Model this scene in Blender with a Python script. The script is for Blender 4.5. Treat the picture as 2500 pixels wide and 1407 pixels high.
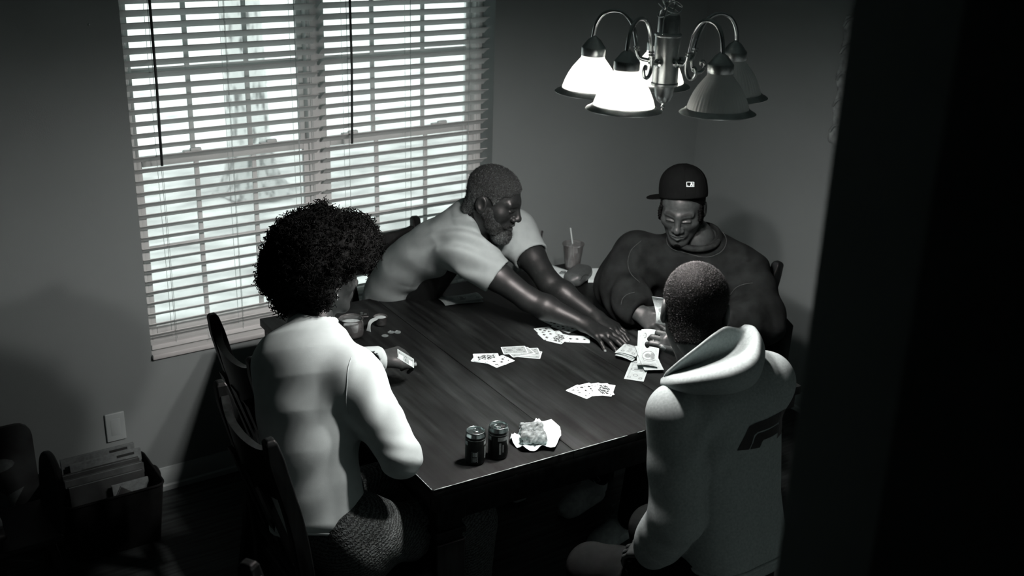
import bpy, bmesh, math, random
import numpy as np
from mathutils import Vector, Matrix, Euler
from mathutils.bvhtree import BVHTree

for _o in list(bpy.data.objects): bpy.data.objects.remove(_o)
SC = bpy.context.scene
COL = SC.collection
R_ = math.radians

# ------------------------------------------------------------------ camera
FPX, YAW, PITCH, ROLL, CAMH = 2683.65, 0.6078, 0.3598, 0.0304, 2.3172
_F = Vector((math.sin(YAW)*math.cos(PITCH), math.cos(YAW)*math.cos(PITCH), -math.sin(PITCH)))
_r = Vector((math.cos(YAW), -math.sin(YAW), 0)); _u = _r.cross(_F)
_Rt = math.cos(ROLL)*_r + math.sin(ROLL)*_u
_Up = -math.sin(ROLL)*_r + math.cos(ROLL)*_u
cam_d = bpy.data.cameras.new('camera'); cam = bpy.data.objects.new('camera', cam_d); COL.objects.link(cam)
cam_d.sensor_width = 36; cam_d.lens = FPX/2500*36; cam_d.clip_start = 0.05; cam_d.clip_end = 200
M = Matrix.Identity(4)
for i, c in enumerate((_Rt, _Up, -_F)):
    for j in range(3): M[j][i] = c[j]
M.translation = (0, 0, CAMH); cam.matrix_world = M
cam_d.dof.use_dof = True; cam_d.dof.focus_distance = 3.3; cam_d.dof.aperture_fstop = 3.4
SC.camera = cam

# ------------------------------------------------------------------ world, exposure
SC.view_settings.view_transform = 'Standard'; SC.view_settings.look = 'None'
SC.view_settings.gamma = 1; SC.view_settings.use_curve_mapping = False
SC.view_settings.exposure = EXPOSURE = 0.0
wd = bpy.data.worlds.new('overcast_sky'); SC.world = wd; wd.use_nodes = True
_bg = wd.node_tree.nodes['Background']
_bg.inputs['Color'].default_value = (0.88, 1.0, 0.98, 1); _bg.inputs['Strength'].default_value = 2.2
BULB = 1000.0

def at(u, v, x=None, y=None, z=None, d=None):
    """the point of the room seen at photo pixel (u, v) on a given plane or depth"""
    r = _F + _Rt*((u-1250)/FPX) - _Up*((v-703.5)/FPX)
    t = x/r.x if x is not None else y/r.y if y is not None else (z-CAMH)/r.z if z is not None else d
    return Vector((0, 0, CAMH)) + r*t

# ------------------------------------------------------------------ materials
def nodes_of(name):
    m = bpy.data.materials.new(name); m.use_nodes = True
    nt = m.node_tree; b = nt.nodes['Principled BSDF']
    return m, nt, b
def setin(b, k, v):
    if k in b.inputs: b.inputs[k].default_value = v
TINT = [(0.85, 1.0, 0.99)]
def g(v, tint=None):
    tint = tint or TINT[0]
    return (v*tint[0], v*tint[1], v*tint[2], 1)
def mat(name, v, rough=0.6, spec=0.5, metal=0.0, var=0.0, scale=8.0, stretch=(1, 1, 1), bump=0.0, bscale=60.0,
        sheen=0.0, detail=4.0, bdist=0.004, coord='Object'):
    m, nt, b = nodes_of(name)
    setin(b, 'Base Color', g(v) if not isinstance(v, tuple) else v)
    setin(b, 'Roughness', rough); setin(b, 'Specular IOR Level', spec); setin(b, 'Metallic', metal)
    if sheen: setin(b, 'Sheen Weight', sheen)
    if var or bump:
        tc = nt.nodes.new('ShaderNodeTexCoord'); mp = nt.nodes.new('ShaderNodeMapping')
        nt.links.new(tc.outputs[coord], mp.inputs['Vector']); mp.inputs['Scale'].default_value = stretch
    if var:
        n = nt.nodes.new('ShaderNodeTexNoise'); n.inputs['Scale'].default_value = scale; n.inputs['Detail'].default_value = detail
        nt.links.new(mp.outputs[0], n.inputs['Vector'])
        r = nt.nodes.new('ShaderNodeValToRGB'); r.color_ramp.elements[0].position = .3; r.color_ramp.elements[1].position = .7
        r.color_ramp.elements[0].color = g(v*(1-var)); r.color_ramp.elements[1].color = g(v*(1+var))
        nt.links.new(n.outputs['Fac'], r.inputs[0]); nt.links.new(r.outputs[0], b.inputs['Base Color'])
    if bump:
        n2 = nt.nodes.new('ShaderNodeTexNoise'); n2.inputs['Scale'].default_value = bscale; n2.inputs['Detail'].default_value = 3
        nt.links.new(mp.outputs[0], n2.inputs['Vector'])
        bp = nt.nodes.new('ShaderNodeBump'); bp.inputs['Strength'].default_value = bump; bp.inputs['Distance'].default_value = bdist
        nt.links.new(n2.outputs['Fac'], bp.inputs['Height']); nt.links.new(bp.outputs[0], b.inputs['Normal'])
    return m
def toned(name, lo, hi, rough=.5, spec=.5, bump=0.0, bscale=200, bdist=.002, sheen=0.0, speck=0.0, speck_scale=400):
    """colour from the mesh's own 'tone' attribute (lips, brows, nails ...): 0 -> lo, 1 -> hi"""
    m, nt, b = nodes_of(name)
    a = nt.nodes.new('ShaderNodeAttribute'); a.attribute_name = 'tone'
    r = nt.nodes.new('ShaderNodeValToRGB'); r.color_ramp.elements[0].color = g(lo); r.color_ramp.elements[1].color = g(hi)
    tc = nt.nodes.new('ShaderNodeTexCoord')
    nt.links.new(a.outputs['Fac'], r.inputs[0])
    src = r.outputs[0]
    if speck:
        n = nt.nodes.new('ShaderNodeTexNoise'); n.inputs['Scale'].default_value = speck_scale; n.inputs['Detail'].default_value = 2
        nt.links.new(tc.outputs['Object'], n.inputs['Vector'])
        rr = nt.nodes.new('ShaderNodeValToRGB'); rr.color_ramp.elements[0].position = .38; rr.color_ramp.elements[1].position = .68
        rr.color_ramp.elements[0].color = (1-speck,)*3+(1,); rr.color_ramp.elements[1].color = (1+speck*1.5,)*3+(1,)
        nt.links.new(n.outputs['Fac'], rr.inputs[0])
        mx = nt.nodes.new('ShaderNodeMix'); mx.data_type = 'RGBA'; mx.blend_type = 'MULTIPLY'; mx.inputs['Factor'].default_value = 1
        nt.links.new(src, mx.inputs['A']); nt.links.new(rr.outputs[0], mx.inputs['B']); src = mx.outputs['Result']
    nt.links.new(src, b.inputs['Base Color'])
    setin(b, 'Roughness', rough); setin(b, 'Specular IOR Level', spec)
    if sheen: setin(b, 'Sheen Weight', sheen)
    if bump:
        n2 = nt.nodes.new('ShaderNodeTexNoise'); n2.inputs['Scale'].default_value = bscale; n2.inputs['Detail'].default_value = 4
        nt.links.new(tc.outputs['Object'], n2.inputs['Vector'])
        bp = nt.nodes.new('ShaderNodeBump'); bp.inputs['Strength'].default_value = bump; bp.inputs['Distance'].default_value = bdist
        nt.links.new(n2.outputs['Fac'], bp.inputs['Height']); nt.links.new(bp.outputs[0], b.inputs['Normal'])
    return m
def emis(name, col, s):
    m = bpy.data.materials.new(name); m.use_nodes = True; nt = m.node_tree; nt.nodes.clear()
    e = nt.nodes.new('ShaderNodeEmission'); e.inputs[0].default_value = col; e.inputs[1].default_value = s
    o = nt.nodes.new('ShaderNodeOutputMaterial'); nt.links.new(e.outputs[0], o.inputs[0]); return m
def mixmat(name, parts):
    """parts: list of (shader node type, dict(inputs), weight) mixed in order"""
    m = bpy.data.materials.new(name); m.use_nodes = True; nt = m.node_tree; nt.nodes.clear()
    out = None; tot = 0
    for typ, ins, w in parts:
        s = nt.nodes.new(typ)
        for k, v in ins.items(): s.inputs[k].default_value = v
        if out is None: out = s.outputs[0]; tot = w
        else:
            mx = nt.nodes.new('ShaderNodeMixShader'); tot += w; mx.inputs[0].default_value = w/tot
            nt.links.new(out, mx.inputs[1]); nt.links.new(s.outputs[0], mx.inputs[2]); out = mx.outputs[0]
    o = nt.nodes.new('ShaderNodeOutputMaterial'); nt.links.new(out, o.inputs[0]); return m
def clear_glass(name, refl=0.06, rough=.02, tint=.97, body=0.0):
    m = bpy.data.materials.new(name); m.use_nodes = True; nt = m.node_tree; nt.nodes.clear()
    t = nt.nodes.new('ShaderNodeBsdfTransparent'); t.inputs[0].default_value = (tint, tint, tint, 1)
    gl = nt.nodes.new('ShaderNodeBsdfGlossy'); gl.inputs['Roughness'].default_value = rough
    lw = nt.nodes.new('ShaderNodeFresnel'); lw.inputs['IOR'].default_value = 1.45
    ad = nt.nodes.new('ShaderNodeMath'); ad.operation = 'ADD'; ad.inputs[1].default_value = refl; ad.use_clamp = True
    nt.links.new(lw.outputs[0], ad.inputs[0])
    mx = nt.nodes.new('ShaderNodeMixShader'); nt.links.new(ad.outputs[0], mx.inputs[0])
    nt.links.new(t.outputs[0], mx.inputs[1]); nt.links.new(gl.outputs[0], mx.inputs[2]); out = mx.outputs[0]
    if body:
        df = nt.nodes.new('ShaderNodeBsdfDiffuse'); df.inputs[0].default_value = (.75, .78, .77, 1)
        m2 = nt.nodes.new('ShaderNodeMixShader'); m2.inputs[0].default_value = body
        nt.links.new(out, m2.inputs[1]); nt.links.new(df.outputs[0], m2.inputs[2]); out = m2.outputs[0]
    o = nt.nodes.new('ShaderNodeOutputMaterial'); nt.links.new(out, o.inputs[0]); return m

def wood_mat(name, v, rough=.42, worn=0.0, axis='Y', scale=1.0):
    m, nt, b = nodes_of(name)
    tc = nt.nodes.new('ShaderNodeTexCoord'); mp = nt.nodes.new('ShaderNodeMapping')
    nt.links.new(tc.outputs['Object'], mp.inputs[0])
    mp.inputs['Scale'].default_value = {'Y': (26, 1.6, 26), 'X': (1.6, 26, 26), 'Z': (26, 26, 1.6)}[axis]
    n = nt.nodes.new('ShaderNodeTexNoise'); n.inputs['Scale'].default_value = 2.2*scale; n.inputs['Detail'].default_value = 6
    nt.links.new(mp.outputs[0], n.inputs['Vector'])
    r = nt.nodes.new('ShaderNodeValToRGB'); r.color_ramp.elements[0].position = .3; r.color_ramp.elements[1].position = .72
    r.color_ramp.elements[0].color = g(v*.35); r.color_ramp.elements[1].color = g(v*1.9)
    nt.links.new(n.outputs['Fac'], r.inputs[0]); src = r.outputs[0]
    if worn:
        n2 = nt.nodes.new('ShaderNodeTexNoise'); n2.inputs['Scale'].default_value = 3.4; n2.inputs['Detail'].default_value = 5
        mp2 = nt.nodes.new('ShaderNodeMapping'); mp2.inputs['Scale'].default_value = (1.7, .8, 1); nt.links.new(tc.outputs['Object'], mp2.inputs[0]); nt.links.new(mp2.outputs[0], n2.inputs['Vector'])
        r2 = nt.nodes.new('ShaderNodeValToRGB'); r2.color_ramp.elements[0].position = .42; r2.color_ramp.elements[1].position = .72
        r2.color_ramp.elements[0].color = (1, 1, 1, 1); r2.color_ramp.elements[1].color = (1+worn, 1+worn, 1+worn, 1)
        nt.links.new(n2.outputs['Fac'], r2.inputs[0])
        mx = nt.nodes.new('ShaderNodeMix'); mx.data_type = 'RGBA'; mx.blend_type = 'MULTIPLY'; mx.inputs['Factor'].default_value = 1
        nt.links.new(src, mx.inputs['A']); nt.links.new(r2.outputs[0], mx.inputs['B']); src = mx.outputs['Result']
    nt.links.new(src, b.inputs['Base Color'])
    setin(b, 'Roughness', rough); setin(b, 'Specular IOR Level', .1)
    bp = nt.nodes.new('ShaderNodeBump'); bp.inputs['Strength'].default_value = .15; bp.inputs['Distance'].default_value = .001
    nt.links.new(n.outputs['Fac'], bp.inputs['Height']); nt.links.new(bp.outputs[0], b.inputs['Normal'])
    return m

MT = {}
MT['wall'] = mat('wall_paint', .26, .85, .2, bump=.12, bscale=240, bdist=.002, var=.03, scale=3)
MT['ceiling'] = mat('ceiling_paint', .32, .9, .2, bump=.2, bscale=120, var=.03, scale=4)
MT['floor'] = wood_mat('floor_boards', .035, .5, axis='X')
MT['trim'] = mat('trim_paint', .42, .45, .4, var=.04, scale=6)
TINT[0] = (.95, 1.0, .985)
MT['winwhite'] = mat('vinyl_white', .62, .45, .4, var=.03, scale=10)
MT['slat'] = mat('slat_white', .66, .5, .35, var=.02, scale=5)
TINT[0] = (.85, 1.0, .99)
MT['cord'] = mat('cord', .5, .8, .2, var=.1, scale=300)
MT['wand'] = mat('wand_dark', .05, .5, .3, var=.2, scale=60)
MT['pane'] = clear_glass('window_glass', .01, .01, .97)
MT['screen'] = mixmat('insect_screen', [('ShaderNodeBsdfTransparent', {0: (1, 1, 1, 1)}, .8), ('ShaderNodeBsdfDiffuse', {0: (.3, .31, .31, 1)}, .2)])
MT['table'] = wood_mat('table_wood', .0062, .58, worn=1.8, axis='Y')
MT['chair'] = wood_mat('chair_wood', .007, .42, axis='Z')
MT['edge'] = mat('worn_edge', .4, .6, .3, var=.5, scale=60)
TINT[0] = (.95, 1.0, .99)
MT['nickel'] = mat('brushed_nickel', .6, .30, .5, 1.0, bump=.08, bscale=300, var=.12, scale=40)
MT['chrome'] = mat('polished_nickel', .6, .15, .5, 1.0, var=.1, scale=40)
TINT[0] = (.85, 1.0, .99)
MT['dark'] = mat('black_plastic', .012, .45, .4, var=.2, scale=60)
MT['paper'] = mat('paper_white', .8, .7, .2, var=.05, scale=30, bump=.1, bscale=80)
MT['card'] = mat('card_white', .8, .4, .4, var=.02, scale=30)
MT['ink'] = mat('ink_black', .02, .6, .3, var=.2, scale=100)
MT['ink2'] = mat('ink_grey', .22, .6, .3, var=.2, scale=200)
MT['inkL'] = mat('ink_light', .45, .6, .3, var=.15, scale=400)

# ------------------------------------------------------------------ object helpers
def link(name, mesh, m=None, parent=None):
    o = bpy.data.objects.new(name, mesh); COL.objects.link(o)
    if m is not None and not mesh.materials: mesh.materials.append(m)
    if parent is not None: o.parent = parent
    return o
def from_bm(name, bm, m=None, parent=None, smooth=False):
    me = bpy.data.meshes.new(name); bmesh.ops.recalc_face_normals(bm, faces=bm.faces); bm.to_mesh(me); bm.free()
    if smooth:
        for p in me.polygons: p.use_smooth = True
    return link(name, me, m, parent)
def from_py(name, v, f, m=None, parent=None, smooth=False):
    me = bpy.data.meshes.new(name); me.from_pydata([tuple(q) for q in v], [], [tuple(q) for q in f]); me.update()
    if smooth:
        for p in me.polygons: p.use_smooth = True
    return link(name, me, m, parent)
def empty(name, loc=(0, 0, 0), rz=0.0):
    o = bpy.data.objects.new(name, None); COL.objects.link(o); o.location = loc; o.rotation_euler = (0, 0, rz)
    o.empty_display_size = .1; return o
def tag(o, label=None, cat=None, group=None, kind=None):
    if label: o['label'] = label
    if cat: o['category'] = cat
    if group: o['group'] = group
    if kind: o['kind'] = kind
    return o
def sharp(o, ang=40):
    me = o.data
    for p in me.polygons: p.use_smooth = True
    try: me.set_sharp_from_angle(angle=R_(ang))
    except Exception: pass
    return o
def bm_box(bm, lo, hi, mtx=None, bev=0.0, seg=2):
    ret = bmesh.ops.create_cube(bm, size=1)
    vs = ret['verts']
    for v in vs:
        v.co = Vector([(lo[i]+hi[i])/2 + v.co[i]*(hi[i]-lo[i]) for i in range(3)])
    if bev:
        es = list({e for v in vs for e in v.link_edges})
        r2 = bmesh.ops.bevel(bm, geom=es, offset=bev, segments=seg, profile=.5, affect='EDGES')
        vs = list({v for f in r2['faces'] for v in f.verts} | {v for v in vs if v.is_valid})
    if mtx is not None:
        for v in vs: v.co = mtx @ v.co
    return vs
def box(name, lo, hi, m, parent=None, bev=0.0, seg=2, mtx=None):
    bm = bmesh.new(); bm_box(bm, lo, hi, mtx, bev, seg); o = from_bm(name, bm, m, parent)
    if bev: sharp(o, 35)
    return o
def bm_lathe(bm, prof, n=32, mtx=None, closed_top=False, closed_bot=False, wob=None):
    rings = []
    for r, z in prof:
        ring = []
        for i in range(n):
            a = 2*math.pi*i/n; rr = r*(1+(wob(a, z) if wob else 0))
            co = Vector((rr*math.cos(a), rr*math.sin(a), z))
            ring.append(bm.verts.new(mtx @ co if mtx is not None else co))
        rings.append(ring)
    for a, b in zip(rings, rings[1:]):
        for i in range(n): bm.faces.new((a[i], a[(i+1) % n], b[(i+1) % n], b[i]))
    if closed_bot: bm.faces.new(rings[0][::-1])
    if closed_top: bm.faces.new(rings[-1])
    return rings
def lathe(name, prof, m, parent=None, n=32, mtx=None, top=False, bot=False, ang=40, wob=None):
    bm = bmesh.new(); bm_lathe(bm, prof, n, mtx, top, bot, wob); return sharp(from_bm(name, bm, m, parent), ang)
def tube_vf(pts, rad, n=8, cap=True):
    pts = [Vector(p) for p in pts]; k = len(pts)
    rads = rad if isinstance(rad, (list, tuple)) else [rad]*k
    V, F = [], []
    up = None
    for i, p in enumerate(pts):
        t = (pts[min(i+1, k-1)]-pts[max(i-1, 0)]).normalized()
        if up is None:
            up = t.orthogonal().normalized()
        up = (up - t*up.dot(t)).normalized(); sd = t.cross(up)
        for j in range(n):
            a = 2*math.pi*j/n; V.append(p + (up*math.cos(a)+sd*math.sin(a))*rads[i])
    for i in range(k-1):
        for j in range(n):
            F.append((i*n+j, i*n+(j+1) % n, (i+1)*n+(j+1) % n, (i+1)*n+j))
    if cap: F.append(tuple(range(n))[::-1]); F.append(tuple((k-1)*n+j for j in range(n)))
    return V, F
def tube(name, pts, rad, m, parent=None, n=8):
    V, F = tube_vf(pts, rad, n); return from_py(name, V, F, m, parent, True)
def merge(name, parts, m, parent=None, smooth=True):
    V, F = [], []
    for v, f in parts:
        o = len(V); V += list(v); F += [tuple(i+o for i in q) for q in f]
    return from_py(name, V, F, m, parent, smooth)
def spline(pts, n=8):
    """Catmull-Rom through pts"""
    P = [Vector(p) for p in pts]; P = [P[0]*2-P[1]] + P + [P[-1]*2-P[-2]]; out = []
    for i in range(1, len(P)-2):
        for j in range(n):
            t = j/n; a, b, c, d = P[i-1], P[i], P[i+1], P[i+2]
            out.append(.5*((2*b)+(c-a)*t+(2*a-5*b+4*c-d)*t*t+(3*b-a-3*c+d)*t**3))
    out.append(P[-2]); return out
def copy_tree(o, parent=None):
    c = o.copy(); COL.objects.link(c); c.parent = parent
    for ch in list(o.children): copy_tree(ch, c)
    return c

# ------------------------------------------------------------------ signed-distance modelling (bodies, cloth, hair)
def V3(p): return np.asarray(p, np.float32)
def smin(a, b, k):
    if k <= 0: return np.minimum(a, b)
    h = np.maximum(k-np.abs(a-b), 0)/k
    return np.minimum(a, b)-h*h*(k*.25)
def smax(a, b, k): return -smin(-a, -b, k)
def s_cap(P, a, b, ra, rb=None):
    rb = ra if rb is None else rb
    a, b = V3(a), V3(b); ab = b-a; q = P-a
    t = np.clip((q@ab)/max(float(ab@ab), 1e-9), 0, 1)
    return np.sqrt(((q-t[:, None]*ab)**2).sum(1))-(ra+(rb-ra)*t)
def s_ell(P, c, r, rot=None):
    q = P-V3(c)
    if rot is not None: q = q@rot
    r = V3(r); k0 = np.sqrt(((q/r)**2).sum(1)); k1 = np.sqrt(((q/(r*r))**2).sum(1))+1e-9
    return k0*(k0-1)/k1
def s_box(P, c, hs, rd, rot=None):
    q = P-V3(c)
    if rot is not None: q = q@rot
    q = np.abs(q)-(V3(hs)-rd)
    return np.sqrt((np.maximum(q, 0)**2).sum(1))+np.minimum(q.max(1), 0)-rd
def s_poly(P, pts, rads, k=0.0):
    d = None
    for i in range(len(pts)-1):
        e = s_cap(P, pts[i], pts[i+1], rads[i], rads[i+1]); d = e if d is None else smin(d, e, k)
    return d
def frame(fwd, up=(0, 0, 1)):
    """columns: right, forward, up"""
    f = Vector(fwd).normalized(); r = f.cross(Vector(up)).normalized(); u = r.cross(f)
    return np.array([[r[i], f[i], u[i]] for i in range(3)], np.float32)
_N = np.random.RandomState(5)
_NK = [(_N.randn(3).astype(np.float32), _N.rand()*6.28) for _ in range(24)]
def wav(P, scale, n=6, off=0):
    s = 0
    for i in range(n):
        k, ph = _NK[(i+off) % 24]; s = s+np.sin(P@(k*scale)+ph+off)
    return s/n
def surf_nets(D, lo, h):
    s = D < 0; nx, ny, nz = D.shape
    c = np.zeros((nx-1, ny-1, nz-1), np.int8)
    for i in (0, 1):
        for j in (0, 1):
            for k in (0, 1): c += s[i:nx-1+i, j:ny-1+j, k:nz-1+k]
    ijk = np.argwhere((c > 0) & (c < 8)); n = len(ijk)
    idx = np.full(c.shape, -1, np.int64); idx[tuple(ijk.T)] = np.arange(n)
    acc = np.zeros((n, 3), np.float64); cnt = np.zeros(n)
    offs = [(i, j, k) for i in (0, 1) for j in (0, 1) for k in (0, 1)]
    for a in offs:
        for ax in range(3):
            if a[ax]: continue
            b = list(a); b[ax] = 1
            da = D[ijk[:, 0]+a[0], ijk[:, 1]+a[1], ijk[:, 2]+a[2]]; db = D[ijk[:, 0]+b[0], ijk[:, 1]+b[1], ijk[:, 2]+b[2]]
            m = (da < 0) != (db < 0)
            t = np.where(m, da/np.where(m, da-db, 1), 0)
            q = np.tile(np.array(a, np.float64), (n, 1)); q[:, ax] += t
            acc[m] += q[m]; cnt[m] += 1
    V = (acc/cnt[:, None]+ijk)*h+np.asarray(lo)
    Fs = []
    for ax in range(3):
        o1, o2 = [(1, 2), (2, 0), (0, 1)][ax]
        sl0 = [slice(None)]*3; sl1 = [slice(None)]*3; sl0[ax] = slice(0, -1); sl1[ax] = slice(1, None)
        e = s[tuple(sl0)] != s[tuple(sl1)]; ins = s[tuple(sl0)]
        for q in (o1, o2):
            pass
        E_ = np.argwhere(e); ok = (E_[:, o1] > 0) & (E_[:, o2] > 0) & (E_[:, o1] < D.shape[o1]-1) & (E_[:, o2] < D.shape[o2]-1)
        E_ = E_[ok]
        def ci(d1, d2):
            q = E_.copy(); q[:, o1] -= d1; q[:, o2] -= d2; return idx[tuple(q.T)]
        quad = np.stack([ci(1, 1), ci(0, 1), ci(0, 0), ci(1, 0)], 1)
        fl = ~ins[tuple(E_.T)]; quad[fl] = quad[fl][:, ::-1]; Fs.append(quad)
    return V, np.concatenate(Fs)
def sdf_mesh(fn, lo, hi, h):
    lo = np.asarray(lo, np.float32); n = np.ceil((np.asarray(hi)-lo)/(h*4)).astype(int)+1
    ax = [lo[i]+np.arange(n[i])*h*4+h*1.5 for i in range(3)]
    G = np.stack(np.meshgrid(*ax, indexing='ij'), -1).reshape(-1, 3).astype(np.float32)
    d = np.concatenate([fn(q) for q in np.array_split(G, max(1, len(G)//150000))]).reshape(n)
    D = d.repeat(4, 0).repeat(4, 1).repeat(4, 2).astype(np.float32)
    I = np.argwhere(np.abs(D) < h*6.0)
    Pp = (lo+I*h).astype(np.float32)
    e = np.concatenate([fn(q) for q in np.array_split(Pp, max(1, len(Pp)//150000))])
    D[tuple(I.T)] = e
    return surf_nets(D, lo, h)
def join_vf(parts):
    V = []; F = []; T = []; o = 0
    for v, f, t in parts:
        V.append(v); F.append(f+o); T.append(t if t is not None else np.zeros(len(v))); o += len(v)
    return np.concatenate(V), np.concatenate(F), np.concatenate(T)
def np_mesh(name, V, F, m=None, parent=None, tone=None, smooth=True):
    me = bpy.data.meshes.new(name); V = np.asarray(V, np.float32); F = np.asarray(F, np.int32); k = F.shape[1]
    me.vertices.add(len(V)); me.vertices.foreach_set('co', V.ravel())
    me.loops.add(F.size); me.loops.foreach_set('vertex_index', F.ravel())
    me.polygons.add(len(F)); me.polygons.foreach_set('loop_start', np.arange(len(F), dtype=np.int32)*k)
    me.polygons.foreach_set('use_smooth', np.full(len(F), smooth))
    me.update(calc_edges=True)
    if tone is not None:
        a = me.attributes.new('tone', 'FLOAT', 'POINT'); a.data.foreach_set('value', np.asarray(tone, np.float32))
    return link(name, me, m, parent)
# ================================================================== the room
W = 3.876; XR = 3.773; XL = -1.7; YF = -1.7; ZC = 2.75
OX0, OX1, OZ0, OZ1 = 1.05, 2.571, 0.582, 2.0      # window opening
def st(o): o['kind'] = 'structure'; return o
st(box('floor', (XL-.15, YF-.15, -.12), (XR+.15, W+.15, 0), MT['floor']))
st(box('ceiling', (XL-.15, YF-.15, ZC), (XR+.15, W+.15, ZC+.12), MT['ceiling']))
bm = bmesh.new()
for lo, hi in (((XL-.15, W, 0), (OX0, W+.15, ZC)), ((OX1, W, 0), (XR, W+.15, ZC)), ((OX0, W, 0), (OX1, W+.15, OZ0-.02)), ((OX0, W, OZ1), (OX1, W+.15, ZC))):
    bm_box(bm, lo, hi)
bmesh.ops.remove_doubles(bm, verts=bm.verts, dist=1e-5)
st(from_bm('wall_back', bm, MT['wall']))
st(box('wall_right', (XR, YF-.15, 0), (XR+.15, W+.15, ZC), MT['wall']))
st(box('wall_left', (XL-.15, YF-.15, 0), (XL, W, ZC), MT['wall']))
st(box('wall_front', (XL, YF-.15, 0), (XR, YF, ZC), MT['wall']))
st(box('wall_partition', (.853, .57, 0), (XR, .69, ZC), MT['wall'], bev=.006))
def baseboard(name, a, b, nrm):
    a, b, nrm = Vector(a), Vector(b), Vector(nrm)
    prof = [(0, 0), (.018, 0), (.018, .02), (.012, .026), (.012, .072), (.007, .082), (.004, .094), (0, .096)]
    V = []; F = []
    for q in (a, b):
        for d, z in prof: V.append(q+nrm*d+Vector((0, 0, z)))
    n = len(prof)
    for i in range(n): F.append((i, (i+1) % n, n+(i+1) % n, n+i))
    F += [tuple(range(n)), tuple(range(n, 2*n))[::-1]]
    return st(sharp(from_py(name, V, F, MT['trim']), 30))
baseboard('baseboard_back', (XL, W, 0), (XR, W, 0), (0, -1, 0))
baseboard('baseboard_right', (XR, .69, 0), (XR, W-.02, 0), (-1, 0, 0))
baseboard('baseboard_left', (XL, YF, 0), (XL, W-.02, 0), (1, 0, 0))

# ---- window sill and the two double-hung windows
tr = st(box('trim_1', (OX0-.0, W-.014, OZ0-.02), (OX1, W+.10, OZ0), MT['winwhite'], bev=.004)); tr['label'] = 'white window sill board under the blinds'
st(box('trim_2', (OX0, W+.085, OZ0), (OX0+.012, W+.15, OZ1), MT['winwhite']))
def window(name, x0, x1, locks):
    e = empty(name, ((x0+x1)/2, W+.1, OZ0)); st(e); o = e.location.copy()
    def b(nm, lo, hi, m='winwhite', bev=.003, par=e):
        return box(nm, Vector(lo)-o, Vector(hi)-o, MT[m], par, bev)
    zt, zb, zm = OZ1, OZ0, 1.292
    ya, yb = W+.095, W+.15
    for s0, s1 in ((x0-.035, x0), (x1, x1+.035)):
        b('window_frame', (s0, ya, zb), (s1, yb, zt)); b('track', (s0+.010, ya-.006, zb), (s1-.010, ya+.004, zt))
    b('window_frame', (x0, ya, zt-.03), (x1, yb, zt)); b('window_frame', (x0, ya, zb), (x1, yb, zb+.03))
    # lower sash (inside) and upper sash (outside)
    for nm, y, z0, z1 in (('lower_sash', W+.103, zb+.03, zm+.018), ('upper_sash', W+.128, zm-.018, zt-.03)):
        s = empty(nm); s.parent = e
        s.location = (0, 0, 0)
        b('stile', (x0, y, z0), (x0+.022, y+.022, z1), par=s); b('stile', (x1-.022, y, z0), (x1, y+.022, z1), par=s)
        b('rail', (x0+.022, y, z1-.034), (x1-.022, y+.022, z1), par=s); b('rail', (x0+.022, y, z0), (x1-.022, y+.022, z0+.034), par=s)
        b('pane', (x0+.018, y+.009, z0+.03), (x1-.018, y+.013, z1-.03), 'pane', 0, s)
        for k in (1, 2):
            xm = x0+(x1-x0)*k/3; b('muntin', (xm-.009, y+.0065, z0+.034), (xm+.009, y+.0155, z1-.034), bev=.001, par=s)
        zm_ = (z0+z1)/2; b('muntin', (x0+.022, y+.0075, zm_-.008), (x1-.022, y+.0145, zm_+.008), bev=.001, par=s)
    for xl in locks:
        b('sash_lock', (xl-.035, W+.100, zm+.018), (xl+.035, W+.128, zm+.028), bev=.004); b('sash_lock', (xl-.012, W+.094, zm+.026), (xl+.03, W+.112, zm+.038), bev=.004)
    b('insect_screen', (x0+.0, W+.1515, zb+.01), (x1, W+.1525, zm+.01), 'screen', 0)
    return e
tag(window('window_1', 1.085, 1.764, (1.3, 1.6)), 'left double-hung window behind slatted blind')
tag(window('window_2', 1.836, 2.536, (1.95, 2.37)), 'right double-hung window behind slatted blind')
tag(st(box('trim_3', (1.778, W+.085, OZ0), (1.822, W+.15, OZ1), MT['winwhite'], bev=.004)), 'white mullion between the two windows')

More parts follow.
